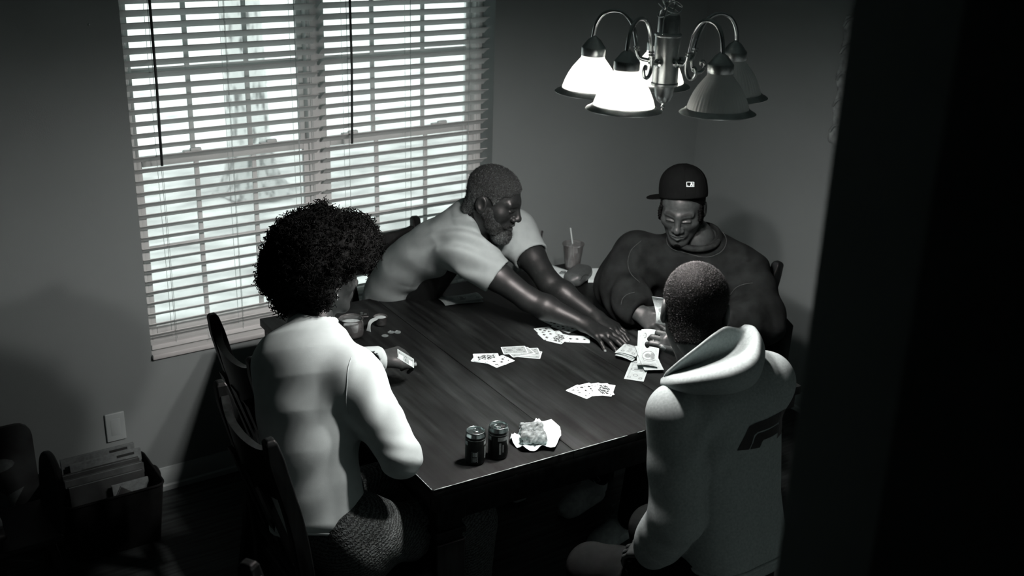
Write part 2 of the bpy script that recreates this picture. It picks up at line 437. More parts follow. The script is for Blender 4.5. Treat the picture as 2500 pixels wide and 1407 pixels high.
# ---- blinds
def slat_mesh(wd):
    n = 7; V = []; F = []
    t = R_(31); hw = .025
    sec = []
    for i in range(n):
        s = -1+2*i/(n-1); sec.append((s*hw, .0022*(1-s*s)))
    out = []
    for sgn in (1, -1):
        for (a, c) in (sec if sgn > 0 else sec[::-1]): out.append((a, c+sgn*.0014))
    k = len(out)
    for x in (0, wd):
        for a, c in out: V.append((x, a*math.cos(t)+c*math.sin(t), -a*math.sin(t)+c*math.cos(t)))
    for i in range(k): F.append((i, (i+1) % k, k+(i+1) % k, k+i))
    F += [tuple(range(k))[::-1], tuple(range(k, 2*k))]
    me = bpy.data.meshes.new('slat'); me.from_pydata(V, [], F); me.update(); me.materials.append(MT['slat'])
    for p in me.polygons: p.use_smooth = True
    me.set_sharp_from_angle(angle=R_(35)); return me
def blind(x0, x1, wandx, label):
    e = empty('window_blind', (x0, W+.045, OZ0)); tag(e, label, 'blind', 'slatted blinds in the window')
    wd = x1-x0; me = slat_mesh(wd); rng = random.Random(int(x0*100))
    z = 1.932-.0129; zs = []
    while z > .62:
        s = link('slat', me, None, e); s.location = (0, 0, z-OZ0); s.rotation_euler = (rng.uniform(-.03, .03), rng.uniform(-.0012, .0012), 0); zs.append(z); z -= .0427
    box('bottom_rail', (0, -.024, .006), (wd, .024, .026), MT['slat'], e, .004)
    box('headrail', (0, -.03, 1.955-OZ0), (wd, .03, 2.0-OZ0), MT['slat'], e, .003)
    for fx in (.13, .5, .87):
        x = wd*fx
        for dy in (-.0235, .0235):
            tube('ladder_cord', [(x, dy, .02), (x, dy, 1.96-OZ0)], .0009, MT['cord'], e, 5)
        tube('lift_cord', [(x+.012, 0, .02), (x+.012, 0, 1.96-OZ0)], .0008, MT['cord'], e, 5)
    for fx in (.3, .8):
        x = wd*fx
        tube('pull_cord', spline([(x, -.028, .05), (x+.006, -.03, .02), (x+.012, -.03, -.0), (x+.002, -.035, -.012), (x-.004, -.03, .004)], 5), .001, MT['cord'], e, 5)
    tube('tilt_wand', [(wandx-x0, -.036, 1.95-OZ0), (wandx-x0-.004, -.05, 1.6-OZ0), (wandx-x0-.008, -.045, 1.302-OZ0)], .0048, MT['wand'], e, 6)
    return e
blind(1.058, 1.782, 1.157, 'white slatted blind over the left window, tree trunk seen behind it')
blind(1.804, 2.560, 1.912, 'white slatted blind over the right window, nearest the room corner')

# ---- outlet cover on the wall
oc = empty('outlet_cover', (.889, W, .322)); tag(oc, 'blank white cover plate low on the wall above the book bin', 'cover plate')
box('plate', (-.036, -.008, -.058), (.036, 0, .058), MT['trim'], oc, .004, 3)
box('inset', (-.018, -.0088, -.034), (.018, -.0075, .034), MT['trim'], oc, .0004)
# small nail mark high on the wall
tag(lathe('nail_head', [(.0001, 0), (.004, 0), (.003, .003), (.0001, .004)], MT['trim'], None, 12, Matrix.Translation(at(217, 60, y=W)) @ Matrix.Rotation(R_(90), 4, 'X')), 'tiny pale nail head left of the window', 'nail')

# ---- carved hanging on the right wall, half hidden by the partition
hg = empty('wall_carving', (XR, 3.05, 1.28)); tag(hg, 'narrow carved relief panel hung on the right wall beside the dark partition', 'wall decor')
MT['carve'] = mat('carved_plaster', .3, .6, .4, var=.5, scale=30, bump=.4, bscale=60, bdist=.006)
def carve(P):
    d = s_box(P, (-.012, -.14, .27), (.012, .14, .27), .008)
    return d-.012*wav(P, 34, 5, 2)-.006*wav(P, 80, 5, 7)
v, f = sdf_mesh(carve, (-.06, -.32, -.05), (.04, .05, .6), .006)
np_mesh('relief', v, f, MT['carve'], hg)
for i in range(5):
    z = .05+.11*i
    tube('leaf_rib', spline([(-.03, -.005, z), (-.036, -.03, z+.03), (-.034, -.08, z+.05), (-.03, -.13, z+.09)], 5), [.006]*16, MT['carve'], hg, 6)

# ================================================================== outside
TINT[0] = (1.0, 1.0, .985)
MT['litter'] = mat('leaf_litter', .74, .9, .1, var=.34, scale=2.6, detail=9, bump=.5, bscale=7, bdist=.05)
_nt = MT['litter'].node_tree
for n in _nt.nodes:
    if n.type == 'MAPPING': n.inputs['Scale'].default_value = (1.0, 1.9, 1)
def ground():
    n = 60; V = []; F = []
    for i in range(n+1):
        for j in range(n+1):
            x = -12+44*i/n; y = W+.3+46*(j/n)**1.6
            z = -.47+.05*math.sin(x*1.3)*math.sin(y*1.1)+.02*math.sin(x*3.7+y*2.9)
            V.append((x, y, z))
    for i in range(n):
        for j in range(n): a = i*(n+1)+j; F.append((a, a+n+1, a+n+2, a+1))
    return from_py('ground', V, F, MT['litter'], None, True)
tag(ground(), 'leaf-strewn pale ground outside the window', 'ground', kind='stuff')
tr_ = empty('tree', (3.53, 9.2, -.42)); tag(tr_, 'thick pale tree trunk with rough bark outside the left window', 'tree')
m, nt, b = nodes_of('bark')
tc = nt.nodes.new('ShaderNodeTexCoord'); mp = nt.nodes.new('ShaderNodeMapping'); mp.inputs['Scale'].default_value = (14, 14, 3.2)
nz = nt.nodes.new('ShaderNodeTexNoise'); nz.inputs['Scale'].default_value = 1.5; nz.inputs['Detail'].default_value = 6
rp = nt.nodes.new('ShaderNodeValToRGB'); rp.color_ramp.elements[0].position = .36; rp.color_ramp.elements[0].color = g(.16)
rp.color_ramp.elements[1].position = .5; rp.color_ramp.elements[1].color = g(.6); TINT[0] = (.85, 1.0, .99)
nt.links.new(tc.outputs['Object'], mp.inputs[0]); nt.links.new(mp.outputs[0], nz.inputs['Vector']); nt.links.new(nz.outputs['Fac'], rp.inputs[0]); nt.links.new(rp.outputs[0], b.inputs['Base Color'])
setin(b, 'Roughness', .9); MT['bark'] = m
def trunk():
    n = 40; V = []; F = []; k = 70
    for j in range(k+1):
        z = 7*j/k; r = .178-.006*z+.16*math.exp(-z*5.5)
        for i in range(n):
            a = 2*math.pi*i/n
            rr = r*(1+.05*math.sin(7*a+1.5*math.sin(z*2))+.04*math.sin(13*a+z*3.1)+.05*math.exp(-z*4)*math.sin(5*a))
            V.append((rr*math.cos(a)-.03*z*.6, rr*math.sin(a), z))
    for j in range(k):
        for i in range(n): F.append((j*n+i, j*n+(i+1) % n, (j+1)*n+(i+1) % n, (j+1)*n+i))
    return from_py('trunk', V, F, MT['bark'], tr_, True)
trunk()

# ================================================================== table
TX, TY, TZ, TR = 2.0294, 2.8795, .76, -.049
tb = empty('dining_table', (TX, TY, 0), TR); tag(tb, 'square dark wooden dining table with a worn top and two seams', 'table')
H_ = .688
for x0, x1 in ((-H_, -.2275), (-.2265, .2265), (.2275, H_)):
    box('tabletop_board', (x0, -H_, TZ-.03), (x1, H_, TZ), MT['table'], tb, .0025, 2)
for s in (-1, 1):
    box('apron', (-H_+.012, s*(H_-.022)-.012, TZ-.082), (H_-.012, s*(H_-.022)+.012, TZ-.03), MT['chair'], tb, .003)
    box('apron', (s*(H_-.022)-.012, -H_+.036, TZ-.082), (s*(H_-.022)+.012, H_-.036, TZ-.03), MT['chair'], tb, .003)
    box('lower_apron', (-H_+.1, s*(H_-.06)-.01, TZ-.15), (H_-.1, s*(H_-.06)+.01, TZ-.082), MT['chair'], tb, .003)
    box('lower_apron', (s*(H_-.06)-.01, -H_+.1, TZ-.15), (s*(H_-.06)+.01, H_-.1, TZ-.082), MT['chair'], tb, .003)
# worn bright line where the varnish has rubbed off the top edge
for a, b_ in (((-H_+.004, -H_-.0002), (-.05, -H_-.0002)), ((-H_-.0002, -H_+.004), (-H_-.0002, -H_+.13))):
    pts = [Vector((a[0]+(b_[0]-a[0])*t, a[1]+(b_[1]-a[1])*t, TZ-.0012)) for t in np.linspace(0, 1, 24)]
    tube('worn_edge', pts, [.0012+.0006*math.sin(i*2.1) for i in range(24)], MT['edge'], tb, 6)
rng = random.Random(3)
for i in range(9):
    x = -.05+.1*i*.55; tube('worn_edge', [(x, -H_-.0004, TZ-.001), (x+rng.uniform(.008, .04), -H_-.0004, TZ-.001)], .0009, MT['edge'], tb, 5)
def table_leg(sx, sy):
    cx, cy = sx*(H_-.075), sy*(H_-.075); bm = bmesh.new()
    for z0, z1, h in ((.62, .73, .046), (.595, .62, .040), (.575, .595, .049), (.555, .575, .041), (.12, .555, .046), (.10, .12, .040), (.03, .10, .048), (0, .03, .036)):
        bm_box(bm, (cx-h, cy-h, z0), (cx+h, cy+h, z1), None, .003, 1)
    return sharp(from_bm('leg', bm, MT['chair'], tb), 30)
for sx in (-1, 1):
    for sy in (-1, 1): table_leg(sx, sy)

# ================================================================== chairs (local: faces +y, base centre at origin)
def make_chair():
    e = empty('dining_chair'); m = MT['chair']
    bm = bmesh.new(); vs = bm_box(bm, (-.215, -.19, .435), (.215, .22, .465), None, .012, 3)
    for v in bm.verts:
        if v.co.z > .45: v.co.z -= .008*max(0, 1-(v.co.x**2+(v.co.y-.02)**2)/.03)
    sharp(from_bm('seat', bm, m, e), 40)
    box('seat_rail', (-.19, .165, .375), (.19, .19, .435), m, e, .003); box('seat_rail', (-.19, -.18, .375), (.19, -.16, .435), m, e, .003)
    for s in (-1, 1):
        box('seat_rail', (s*.19-.011, -.16, .375), (s*.19+.011, .165, .435), m, e, .003)
        box('leg', (s*.185-.02, .155, 0), (s*.185+.02, .195, .435), m, e, .004)
        # rear leg and back post in one sawn curve with a rounded ear
        pth = spline([(s*.18, -.225, 0), (s*.18, -.19, .25), (s*.18, -.18, .46), (s*.183, -.205, .7), (s*.187, -.25, .9), (s*.189, -.268, .985)], 6)
        V = []; F = []
        for i, q in enumerate(pth):
            t = i/(len(pth)-1); hx = .018; hy = .022 if t < .85 else .022-.006*(t-.85)/.15
            for dx, dy in ((-1, -1), (1, -1), (1, 1), (-1, 1)): V.append((q.x+dx*hx, q.y+dy*hy, q.z))
        k = len(pth)
        q = pth[-1]
        for dx, dy in ((-1, -1), (1, -1), (1, 1), (-1, 1)): V.append((q.x+dx*.012, q.y+dy*.010, q.z+.010))
        for i in range(k):
            for j in range(4): F.append((i*4+j, i*4+(j+1) % 4, (i+1)*4+(j+1) % 4, (i+1)*4+j))
        F += [(3, 2, 1, 0), (k*4, k*4+1, k*4+2, k*4+3)]
        o = from_py('back_post', V, F, m, e); bvm = o.modifiers.new('bevel', 'BEVEL'); bvm.width = .004; bvm.segments = 2
        box('stretcher', (s*.183-.009, -.18, .17), (s*.183+.009, .16, .2), m, e, .003)
    box('stretcher', (-.175, -.015, .175), (.175, .012, .198), m, e, .003)
    # curved top rail: dips between the ears, bowed backwards
    n = 16; V = []; F = []
    for i in range(n+1):
        s = -1+2*i/n; x = s*.172; bow = -.022*(1-s*s); zt = .945-.012*(1-abs(s)**2.2)+.012*abs(s)**6; zb = .80-.012*(1-s*s)
        for z, y0 in ((zt, -.262), (zb, -.232)):
            V.append((x, y0+bow+.011, z)); V.append((x, y0+bow-.011, z))
    for i in range(n):
        a = i*4; b_ = a+4
        F += [(a, b_, b_+1, a+1), (a+2, a+3, b_+3, b_+2), (a, a+2, b_+2, b_), (a+1, b_+1, b_+3, a+3)]
    F += [(0, 1, 3, 2), (n*4, n*4+2, n*4+3, n*4+1)]
    o = sharp(from_py('top_rail', V, F, m, e), 50)
    # lower rail and three slats
    box('lower_rail', (-.165, -.2, .52), (.165, -.178, .565), m, e, .003)
    for sx, w0, w1, lean in ((-.10, .020, .026, -.018), (0, .024, .032, 0), (.10, .020, .026, .018)):
        V = []; F = []; N = 10
        for i in range(N+1):
            t = i/N; z = .56+.255*t; y = -.19-.055*t**1.4-.022*math.sin(t*math.pi*.5); hw = w0+(w1-w0)*t; x = sx+lean*t
            for dx, dy in ((-1, -1), (1, -1), (1, 1), (-1, 1)): V.append((x+dx*hw, y+dy*.007, z))
        for i in range(N):
            for j in range(4): F.append((i*4+j, i*4+(j+1) % 4, (i+1)*4+(j+1) % 4, (i+1)*4+j))
        F += [(3, 2, 1, 0), (N*4, N*4+1, N*4+2, N*4+3)]
        sharp(from_py('back_slat', V, F, m, e), 40)
    return e
CH = 'dining chairs around the table'
ch0 = make_chair()
chairs = [  # x, y, heading (rz: local +y -> facing), label
    (1.315, 2.965, -90-3, 'empty dark chair pushed in at the window end of the table\'s left side'),
    (1.165, 2.49, -90-2, 'dark slat-back chair under the curly-haired person in the pale sweater'),
    (1.93, 3.52, 180-3, 'dark slat-back chair with its back to the blinds, behind the bearded man'),
    (2.775, 2.83, 90-4, 'dark slat-back chair under the person in the black cap'),
    (.98, 1.83, -58, 'dark chair at the bottom edge, nearest the viewer, only its rail showing'),
]
CHAIRS = []
for i, (x, y, rz, lb) in enumerate(chairs):
    o = ch0 if i == 0 else copy_tree(ch0)
    o.location = (x, y, 0); o.rotation_euler = (0, 0, R_(rz)); tag(o, lb, 'chair', CH); CHAIRS.append(o)

# ================================================================== chandelier
CX, CY = 1.918, 2.102
CS = 1.0
cd = empty('chandelier', (CX*CS, CY*CS, CAMH-(CAMH-1.77)*CS)); cd.scale = (CS, CS, CS); ZL = 1.77+(ZC-cd.location.z)/CS
tag(cd, 'brushed nickel five-arm chandelier with ribbed glass bell shades, three of them lit', 'chandelier')
def zz(z): return z-1.77
lathe('body', [(.0255, zz(1.822)), (.034, zz(1.824)), (.0345, zz(1.829)), (.0325, zz(1.832)), (.0325, zz(1.946)), (.0345, zz(1.949)), (.0345, zz(1.953)), (.029, zz(1.957))], MT['nickel'], cd, 40, None, True, True, 30)
lathe('top_cap', [(.0285, zz(1.956)), (.0275, zz(1.99)), (.024, zz(2.001)), (.012, zz(2.006)), (.007, zz(2.012)), (.0001, zz(2.013))], MT['nickel'], cd, 36)
lathe('bottom_cup', [(.0001, zz(1.776)), (.008, zz(1.777)), (.017, zz(1.784)), (.023, zz(1.798)), (.0255, zz(1.823))], MT['nickel'], cd, 36)
lathe('finial', [(.0001, zz(1.758)), (.005, zz(1.761)), (.003, zz(1.765)), (.006, zz(1.769)), (.003, zz(1.774)), (.003, zz(1.778))], MT['chrome'], cd, 16)
# hanging ring, chain and cord up to the ceiling
def ring_vf(c, r1, r2, rad, ax, n=28, m_=8):
    pts = []
    M_ = Matrix.Translation(c) @ ax
    for i in range(n+1):
        a = 2*math.pi*i/n; pts.append(M_ @ Vector((r1*math.cos(a), 0, r2*math.sin(a))))
    return tube_vf(pts, rad, m_, False)
V, F = ring_vf(Vector((0, 0, zz(2.024))), .016, .016, .0026, Matrix.Identity(4)); from_py('hanging_ring', V, F, MT['chrome'], cd, True)
zc = 2.052; k = 0
while zc < ZL-.03:
    V, F = ring_vf(Vector((0, 0, zz(zc))), .013, .024, .0022, Matrix.Rotation(R_(90*(k % 2)+35), 4, 'Z') @ Matrix.Rotation(R_(8), 4, 'Y'))
    from_py('chain_link', V, F, MT['chrome'], cd, True); zc += .040; k += 1
lathe('ceiling_canopy', [(.0001, zz(ZL-.04)), (.03, zz(ZL-.035)), (.058, zz(ZL-.01)), (.06, zz(ZL))], MT['nickel'], cd, 32)
tube('cord', spline([(.004, 0, zz(2.01)), (-.02, .006, zz(2.035)), (-.026, -.012, zz(2.07)), (.018, -.012, zz(2.1)), (.02, .015, zz(2.16)), (-.015, .012, zz(2.26)), (.012, -.008, zz(2.4)), (-.008, 0, zz(2.72))], 10), .0028, MT['cord'], cd, 8)
for q in range(3):
    a0 = q*2.1; tube('tie_wire', spline([(.03*math.cos(a0+t*1.9), .03*math.sin(a0+t*1.9), zz(2.005+.012*q+.010*math.sin(t*3+q))) for t in np.linspace(0, 2.2, 9)], 4), .0012, MT['chrome'], cd, 6)
tube('tie_wire', spline([(-.03, -.012, zz(1.95)), (-.031, -.014, zz(1.985)), (-.026, -.016, zz(2.02)), (-.008, -.022, zz(2.035)), (.012, -.02, zz(2.03))], 5), .0016, MT['chrome'], cd, 6)
MT['shade'] = mixmat('frosted_glass', [('ShaderNodeBsdfTranslucent', {0: (.9, .93, .91, 1)}, .26), ('ShaderNodeBsdfDiffuse', {0: (.9, .92, .91, 1)}, .66), ('ShaderNodeBsdfGlossy', {0: (.9, .9, .9, 1), 'Roughness': .25}, .08)])
MT['bulb_lit'] = emis('bulb_glow', (1.11, 1.0, .98, 1), BULB)
MT['bulb_off'] = mat('bulb_glass', .7, .25, .5, var=.02, scale=20)
cdir = -Vector((CX, CY, 0)).normalized(); rdir = Vector((CY, -CX, 0)).normalized()
RA = .195
for th, lit in ((-29, 1), (43, 0), (115, 0), (187, 1), (-101, 1)):
    d = cdir*math.cos(R_(th))+rdir*math.sin(R_(th)); c = d*RA
    ang = math.atan2(d.y, d.x)
    MX = Matrix.Translation(c) @ Matrix.Rotation(ang, 4, 'Z') @ Matrix.Rotation(R_(-1.5), 4, 'Y')
    def P(r, z, s=0): return d*r+Vector((-d.y, d.x, 0))*s+Vector((0, 0, zz(z)))
    arm = tube('arm', spline([P(.03, 1.884), P(.05, 1.8835), P(.068, 1.888), P(.076, 1.902), P(.081, 1.93), P(.092, 1.968), P(.115, 1.995), P(.145, 2.001), P(.172, 1.99), P(.188, 1.965), P(.194, 1.935), P(.195, 1.915)], 6), .0052, MT['chrome'], cd, 10)
    tube('scroll', spline([P(.076, 1.905), P(.073, 1.88), P(.078, 1.862), P(.09, 1.853), P(.104, 1.858), P(.110, 1.872), P(.104, 1.883), P(.097, 1.879), P(.099, 1.873)], 6), [.0046]*30+[.004]*12+[.003]*7, MT['chrome'], arm, 8)
    for z_ in (1.908, 1.915):
        rr = .077+(z_-1.908)*.2
        lathe('collar', [(.0052, -.002), (.0078, -.0016), (.0078, .0016), (.0052, .002)], MT['chrome'], arm, 14, Matrix.Translation(P(rr, z_)))
    lathe('arm_cup', [(.005, -.006), (.011, -.004), (.011, .004), (.005, .007)], MT['chrome'], arm, 14, Matrix.Translation(P(.04, 1.884)) @ Matrix.Rotation(ang, 4, 'Z') @ Matrix.Rotation(R_(90), 4, 'Y'))
    hd = lathe('socket_cap', [(.0305, zz(1.884)), (.0315, zz(1.886)), (.0315, zz(1.904)), (.0305, zz(1.906)), (.028, zz(1.909)), (.016, zz(1.925)), (.007, zz(1.931)), (.0055, zz(1.934))], MT['nickel'], cd, 36, MX, True, True, 30)
    def rib(a, z): return .013*math.cos(44*a)*min(1, max(0, (1.878-1.77-z)/.03))
    prof = [(.0295, 1.889), (.0315, 1.878), (.0395, 1.868), (.051, 1.853), (.061, 1.836), (.0685, 1.819), (.0735, 1.804), (.0755, 1.795)]
    prof = [(a_, zz(b_)) for a_, b_ in prof]
    inner = [(a_-.003, b_) for a_, b_ in prof[::-1]]
    sh = lathe('glass_shade', prof+inner, MT['shade'], cd, 176, MX, ang=60, wob=rib); sh['label'] = 'lit ribbed frosted glass bell shade' if lit else 'unlit ribbed frosted glass bell shade'
    lathe('shade_rim', [(.0755, zz(1.799)), (.0785, zz(1.7985)), (.083, zz(1.794)), (.0905, zz(1.7905)), (.0935, zz(1.788)), (.0925, zz(1.7865)), (.083, zz(1.789)), (.0765, zz(1.794)), (.0755, zz(1.799))], MT['nickel'], sh, 64, MX, ang=50)
    bz_ = 0 if th == -101 else .013
    MX = MX @ Matrix.Translation((0, 0, bz_))
    bl = lathe('bulb', [(.0001, zz(1.774)), (.014, zz(1.777)), (.024, zz(1.786)), (.0285, zz(1.800)), (.027, zz(1.816)), (.019, zz(1.838)), (.0135, zz(1.852)), (.013, zz(1.885))], MT['bulb_lit' if lit else 'bulb_off'], cd, 20, MX)
    bl['label'] = 'glowing bulb' if lit else 'unlit bulb'
# ================================================================== flat print helper
_gl = {}
def glyph(txt):
    """triangles (list of 3-tuples of 2D points) of a line of text, height about 0.7, centred"""
    if txt in _gl: return _gl[txt]
    cu = bpy.data.curves.new('glyph', 'FONT'); cu.body = txt; cu.align_x = 'CENTER'; cu.align_y = 'CENTER'; cu.resolution_u = 3
    ob = bpy.data.objects.new('glyph', cu); COL.objects.link(ob); bpy.context.view_layer.update()
    me = ob.evaluated_get(bpy.context.evaluated_depsgraph_get()).to_mesh(); me.calc_loop_triangles()
    tris = [tuple((me.vertices[i].co.x, me.vertices[i].co.y) for i in t.vertices) for t in me.loop_triangles]
    bpy.data.objects.remove(ob); bpy.data.curves.remove(cu); _gl[txt] = tris; return tris
def heart(n=18):
    out = []
    for i in range(n):
        t = 2*math.pi*i/n; out.append((.030*16*math.sin(t)**3, .030*(13*math.cos(t)-5*math.cos(2*t)-2*math.cos(3*t)-math.cos(4*t))+.08))
    return out
def suit(s):
    if s == 'D': return [[(0, .55), (.4, 0), (0, -.55), (-.4, 0)]]
    if s == 'H': return [heart()]
    if s == 'S': return [[(x, -y+.06) for x, y in heart()], [(-.16, -.6), (.16, -.6), (0, -.05)]]
    c = lambda x, y, r: [(x+r*math.cos(i*.785), y+r*math.sin(i*.785)) for i in range(8)]
    return [c(0, .26, .24), c(-.26, -.1, .24), c(.26, -.1, .24), [(-.16, -.55), (.16, -.55), (0, .1)]]
class Print:
    def __init__(s, fn): s.fn = fn; s.V = []; s.F = []
    def poly(s, pts, cx=0, cy=0, sc=1, rot=0, n=0):
        c, q = math.cos(rot), math.sin(rot); b = len(s.V)
        for x, y in pts: s.V.append(s.fn(cx+sc*(x*c-y*q), cy+sc*(x*q+y*c)))
        s.F.append(tuple(range(b, b+len(pts))))
    def rect(s, x0, y0, x1, y1, n=1):
        for i in range(n):   # split along x so print follows bent sheets
            a = x0+(x1-x0)*i/n; b = x0+(x1-x0)*(i+1)/n; s.poly([(a, y0), (b, y0), (b, y1), (a, y1)])
    def frame(s, x0, y0, x1, y1, w, n=1):
        s.rect(x0, y0, x1, y0+w, n); s.rect(x0, y1-w, x1, y1, n); s.rect(x0, y0+w, x0+w, y1-w); s.rect(x1-w, y0+w, x1, y1-w)
    def disc(s, cx, cy, rx, ry, n=20, hole=0.0):
        for i in range(n):
            a, b = 2*math.pi*i/n, 2*math.pi*(i+1)/n
            p = lambda t, k: (cx+rx*k*math.cos(t), cy+ry*k*math.sin(t))
            s.poly([p(a, hole), p(a, 1), p(b, 1), p(b, hole)] if hole else [(cx, cy), p(a, 1), p(b, 1)])
    def suit(s, k, cx, cy, sc, rot=0):
        for pl in suit(k): s.poly(pl, cx, cy, sc, rot)
    def text(s, t, cx, cy, sc, rot=0):
        for tr in glyph(t): s.poly(tr, cx, cy, sc, rot)
    def make(s, name, m, parent):
        me = bpy.data.meshes.new(name); me.from_pydata([tuple(v) for v in s.V], [], s.F); me.update(); return link(name, me, m, parent)

# ================================================================== playing cards
CW, CL, CT = .063, .088, .0005
def card_mesh():
    bm = bmesh.new(); pts = []
    for sx, sy, a0 in ((1, 1, 0), (-1, 1, 90), (-1, -1, 180), (1, -1, 270)):
        for i in range(4):
            a = R_(a0+30*i); pts.append((sx*(CL/2-.004)+.004*math.cos(a), sy*(CW/2-.004)+.004*math.sin(a)))
    lo = [bm.verts.new((x, y, 0)) for x, y in pts]; hi = [bm.verts.new((x, y, CT)) for x, y in pts]; n = len(pts)
    bm.faces.new(lo[::-1]); bm.faces.new(hi)
    for i in range(n): bm.faces.new((lo[i], lo[(i+1) % n], hi[(i+1) % n], hi[i]))
    me = bpy.data.meshes.new('card_stock'); bm.to_mesh(me); bm.free(); me.materials.append(MT['card']); return me
CARD = card_mesh()
PIPS = {5: [(-1, -1), (-1, 1), (0, 0), (1, -1), (1, 1)], 6: [(-1, -1), (-1, 1), (0, -1), (0, 1), (1, -1), (1, 1)], 7: [(-1, -1), (-1, 1), (0, -1), (0, 1), (1, -1), (1, 1), (.5, 0)],
        8: [(-1, -1), (-1, 1), (0, -1), (0, 1), (1, -1), (1, 1), (.5, 0), (-.5, 0)], 9: [(-1, -1), (-1, 1), (-.33, -1), (-.33, 1), (.33, -1), (.33, 1), (1, -1), (1, 1), (0, 0)], 4: [(-1, -1), (-1, 1), (1, -1), (1, 1)], 3: [(-1, 0), (0, 0), (1, 0)]}
def card(x, y, ang, z, face, label, group, tilt=(0, 0)):
    o = link('playing_card', CARD); o.location = (x, y, z); o.rotation_euler = (R_(tilt[0]), R_(tilt[1]), R_(ang)); tag(o, label, 'playing card', group)
    # card local: long side along x; the rank reads with "up" = +x
    P = Print(lambda a, b: (a, b, CT+.00015)); L = Print(lambda a, b: (a, b, CT+.00012))
    if face == 'back':
        L.rect(-.0395, -.027, .0395, .027)
        P.frame(-.0395, -.027, .0395, .027, .0012); P.frame(-.036, -.0235, .036, .0235, .0006)
        for s in (-1, 1):
            P.disc(s*.018, 0, .011, .011, 16, .78); P.disc(s*.018, 0, .006, .006, 12); 
            for q in range(6): P.disc(s*.018+.009*math.cos(q*1.05), .009*math.sin(q*1.05), .002, .002, 6)
            P.disc(s*.031, s*.017, .004, .004, 8); P.disc(s*.031, -s*.017, .004, .004, 8); P.disc(0, s*.016, .007, .004, 12, .6)
        L.make('pattern', MT['inkL'], o); P.make('pattern', MT['ink2'], o); return o
    rank, s_ = face
    red = s_ in 'HD'
    for sg in (1, -1):
        rt = -math.pi/2 if sg > 0 else math.pi/2
        P.text(str(rank), sg*.0375, sg*.0255, .0085, rt); P.suit(s_, sg*.0295, sg*.0255, .0055, rt)
    if rank in PIPS:
        for px, py in PIPS[rank]: P.suit(s_, px*.026, py*.012, .0125, -math.pi/2 if px >= 0 else math.pi/2)
    else:
        L.frame(-.033, -.0205, .033, .0205, .0007)
        for sg in (1, -1):
            rt = -math.pi/2 if sg > 0 else math.pi/2
            P.suit(s_, sg*.026, sg*.0145, .010, rt)
            f = lambda pts: [(sg*a, sg*b) for a, b in pts]
            L.disc(sg*.020, -sg*.001, .0055, .0048, 12)
            P.poly(f([(.024, -.007), (.031, -.009), (.028, -.003), (.032, 0), (.028, .003), (.031, .008), (.024, .006)]))
            P.poly(f([(.014, -.012), (.016, -.007), (.003, .009), (.0, .004)])); P.poly(f([(.014, .010), (.017, .007), (.002, -.016), (.0, -.012)]))
            L.poly(f([(.002, -.019), (.012, -.017), (.013, -.013), (.003, -.008)])); L.poly(f([(.002, .018), (.011, .017), (.013, .012), (.003, .010)]))
            P.poly(f([(.020, .006), (.022, .010), (.004, .019), (.003, .016)])); P.poly(f([(.018, -.0065), (.0195, -.0095), (.006, -.0195), (.004, -.0175)]))
            for q in range(5): P.disc(sg*(.0025+.002*q), sg*(-.004+.002*q), .0011, .0011, 6)
        L.make('figure_shading', MT['ink2'], o)
    P.make('print', MT['ink2' if red else 'ink'], o)
    return o
Z0 = TZ+.0003
G1, G2, G3, G4 = 'cards fanned face up at the front', 'cards in the face-up heap', 'cards in the face-down heap', 'cards fanned under the reaching arm'
card(2.025, 2.4975, -76+180, Z0, (7, 'H'), 'leftmost card of the front fan, pale red-suit pips', G1)
card(2.053, 2.496, -93+180, Z0+.0007, (8, 'S'), 'black-pip card second from the left in the front fan', G1)
card(2.072, 2.486, -104+180, Z0+.0014, (9, 'S'), 'narrow-showing black-pip card third from the left in the front fan', G1)
card(2.088, 2.474, -114+180, Z0+.0021, (5, 'S'), 'black-pip card partly under the queen in the front fan', G1)
card(2.092, 2.468, -138+180, Z0+.0028, ('Q', 'S'), 'queen of spades on the right end of the front fan', G1)
card(1.894, 2.868, 130, Z0, (3, 'C'), 'card with only its left corner showing under the jack', G2)
card(1.926, 2.829, 10, Z0+.0007, (4, 'C'), 'black-pip card pointing toward the viewer under the jack', G2)
card(1.917, 2.845, -42, Z0+.0014, (6, 'S'), 'card squeezed between the jack and the one below it', G2)
card(1.903, 2.877, -27, Z0+.0022, ('J', 'S'), 'jack lying on top of the face-up heap', G2)
card(2.047, 2.829, 137, Z0, 'back', 'face-down card at the right of its heap, turned toward the window', G3)
card(2.052, 2.845, 155, Z0+.0007, 'back', 'face-down card in the heap, only the right corner showing', G3)
card(2.03, 2.855, -8, Z0+.0014, 'back', 'face-down card second from the top of its heap', G3)
card(2.021, 2.8785, -24, Z0+.0022, 'back', 'face-down card lying on top of its heap', G3)
card(2.298, 3.033, -84+180, Z0, (9, 'S'), 'farthest card of the fan under the reaching arm', G4)
card(2.300, 2.955, -78+180, Z0+.0007, (7, 'S'), 'card of the far fan half under the forearm', G4)
card(2.214, 2.957, -102+180, Z0+.0007, (8, 'C'), 'club card at the left of the far fan', G4)
card(2.213, 2.921, -12+180, Z0+.0014, (6, 'S'), 'card lying crosswise in the far fan', G4)
card(2.218, 2.884, 27, Z0+.0021, ('K', 'C'), 'court card at the near tip of the far fan', G4)
card(2.272, 2.845, -36, Z0+.0014, (3, 'S'), 'card peeking out beside the wrist at the right of the far fan', G4)

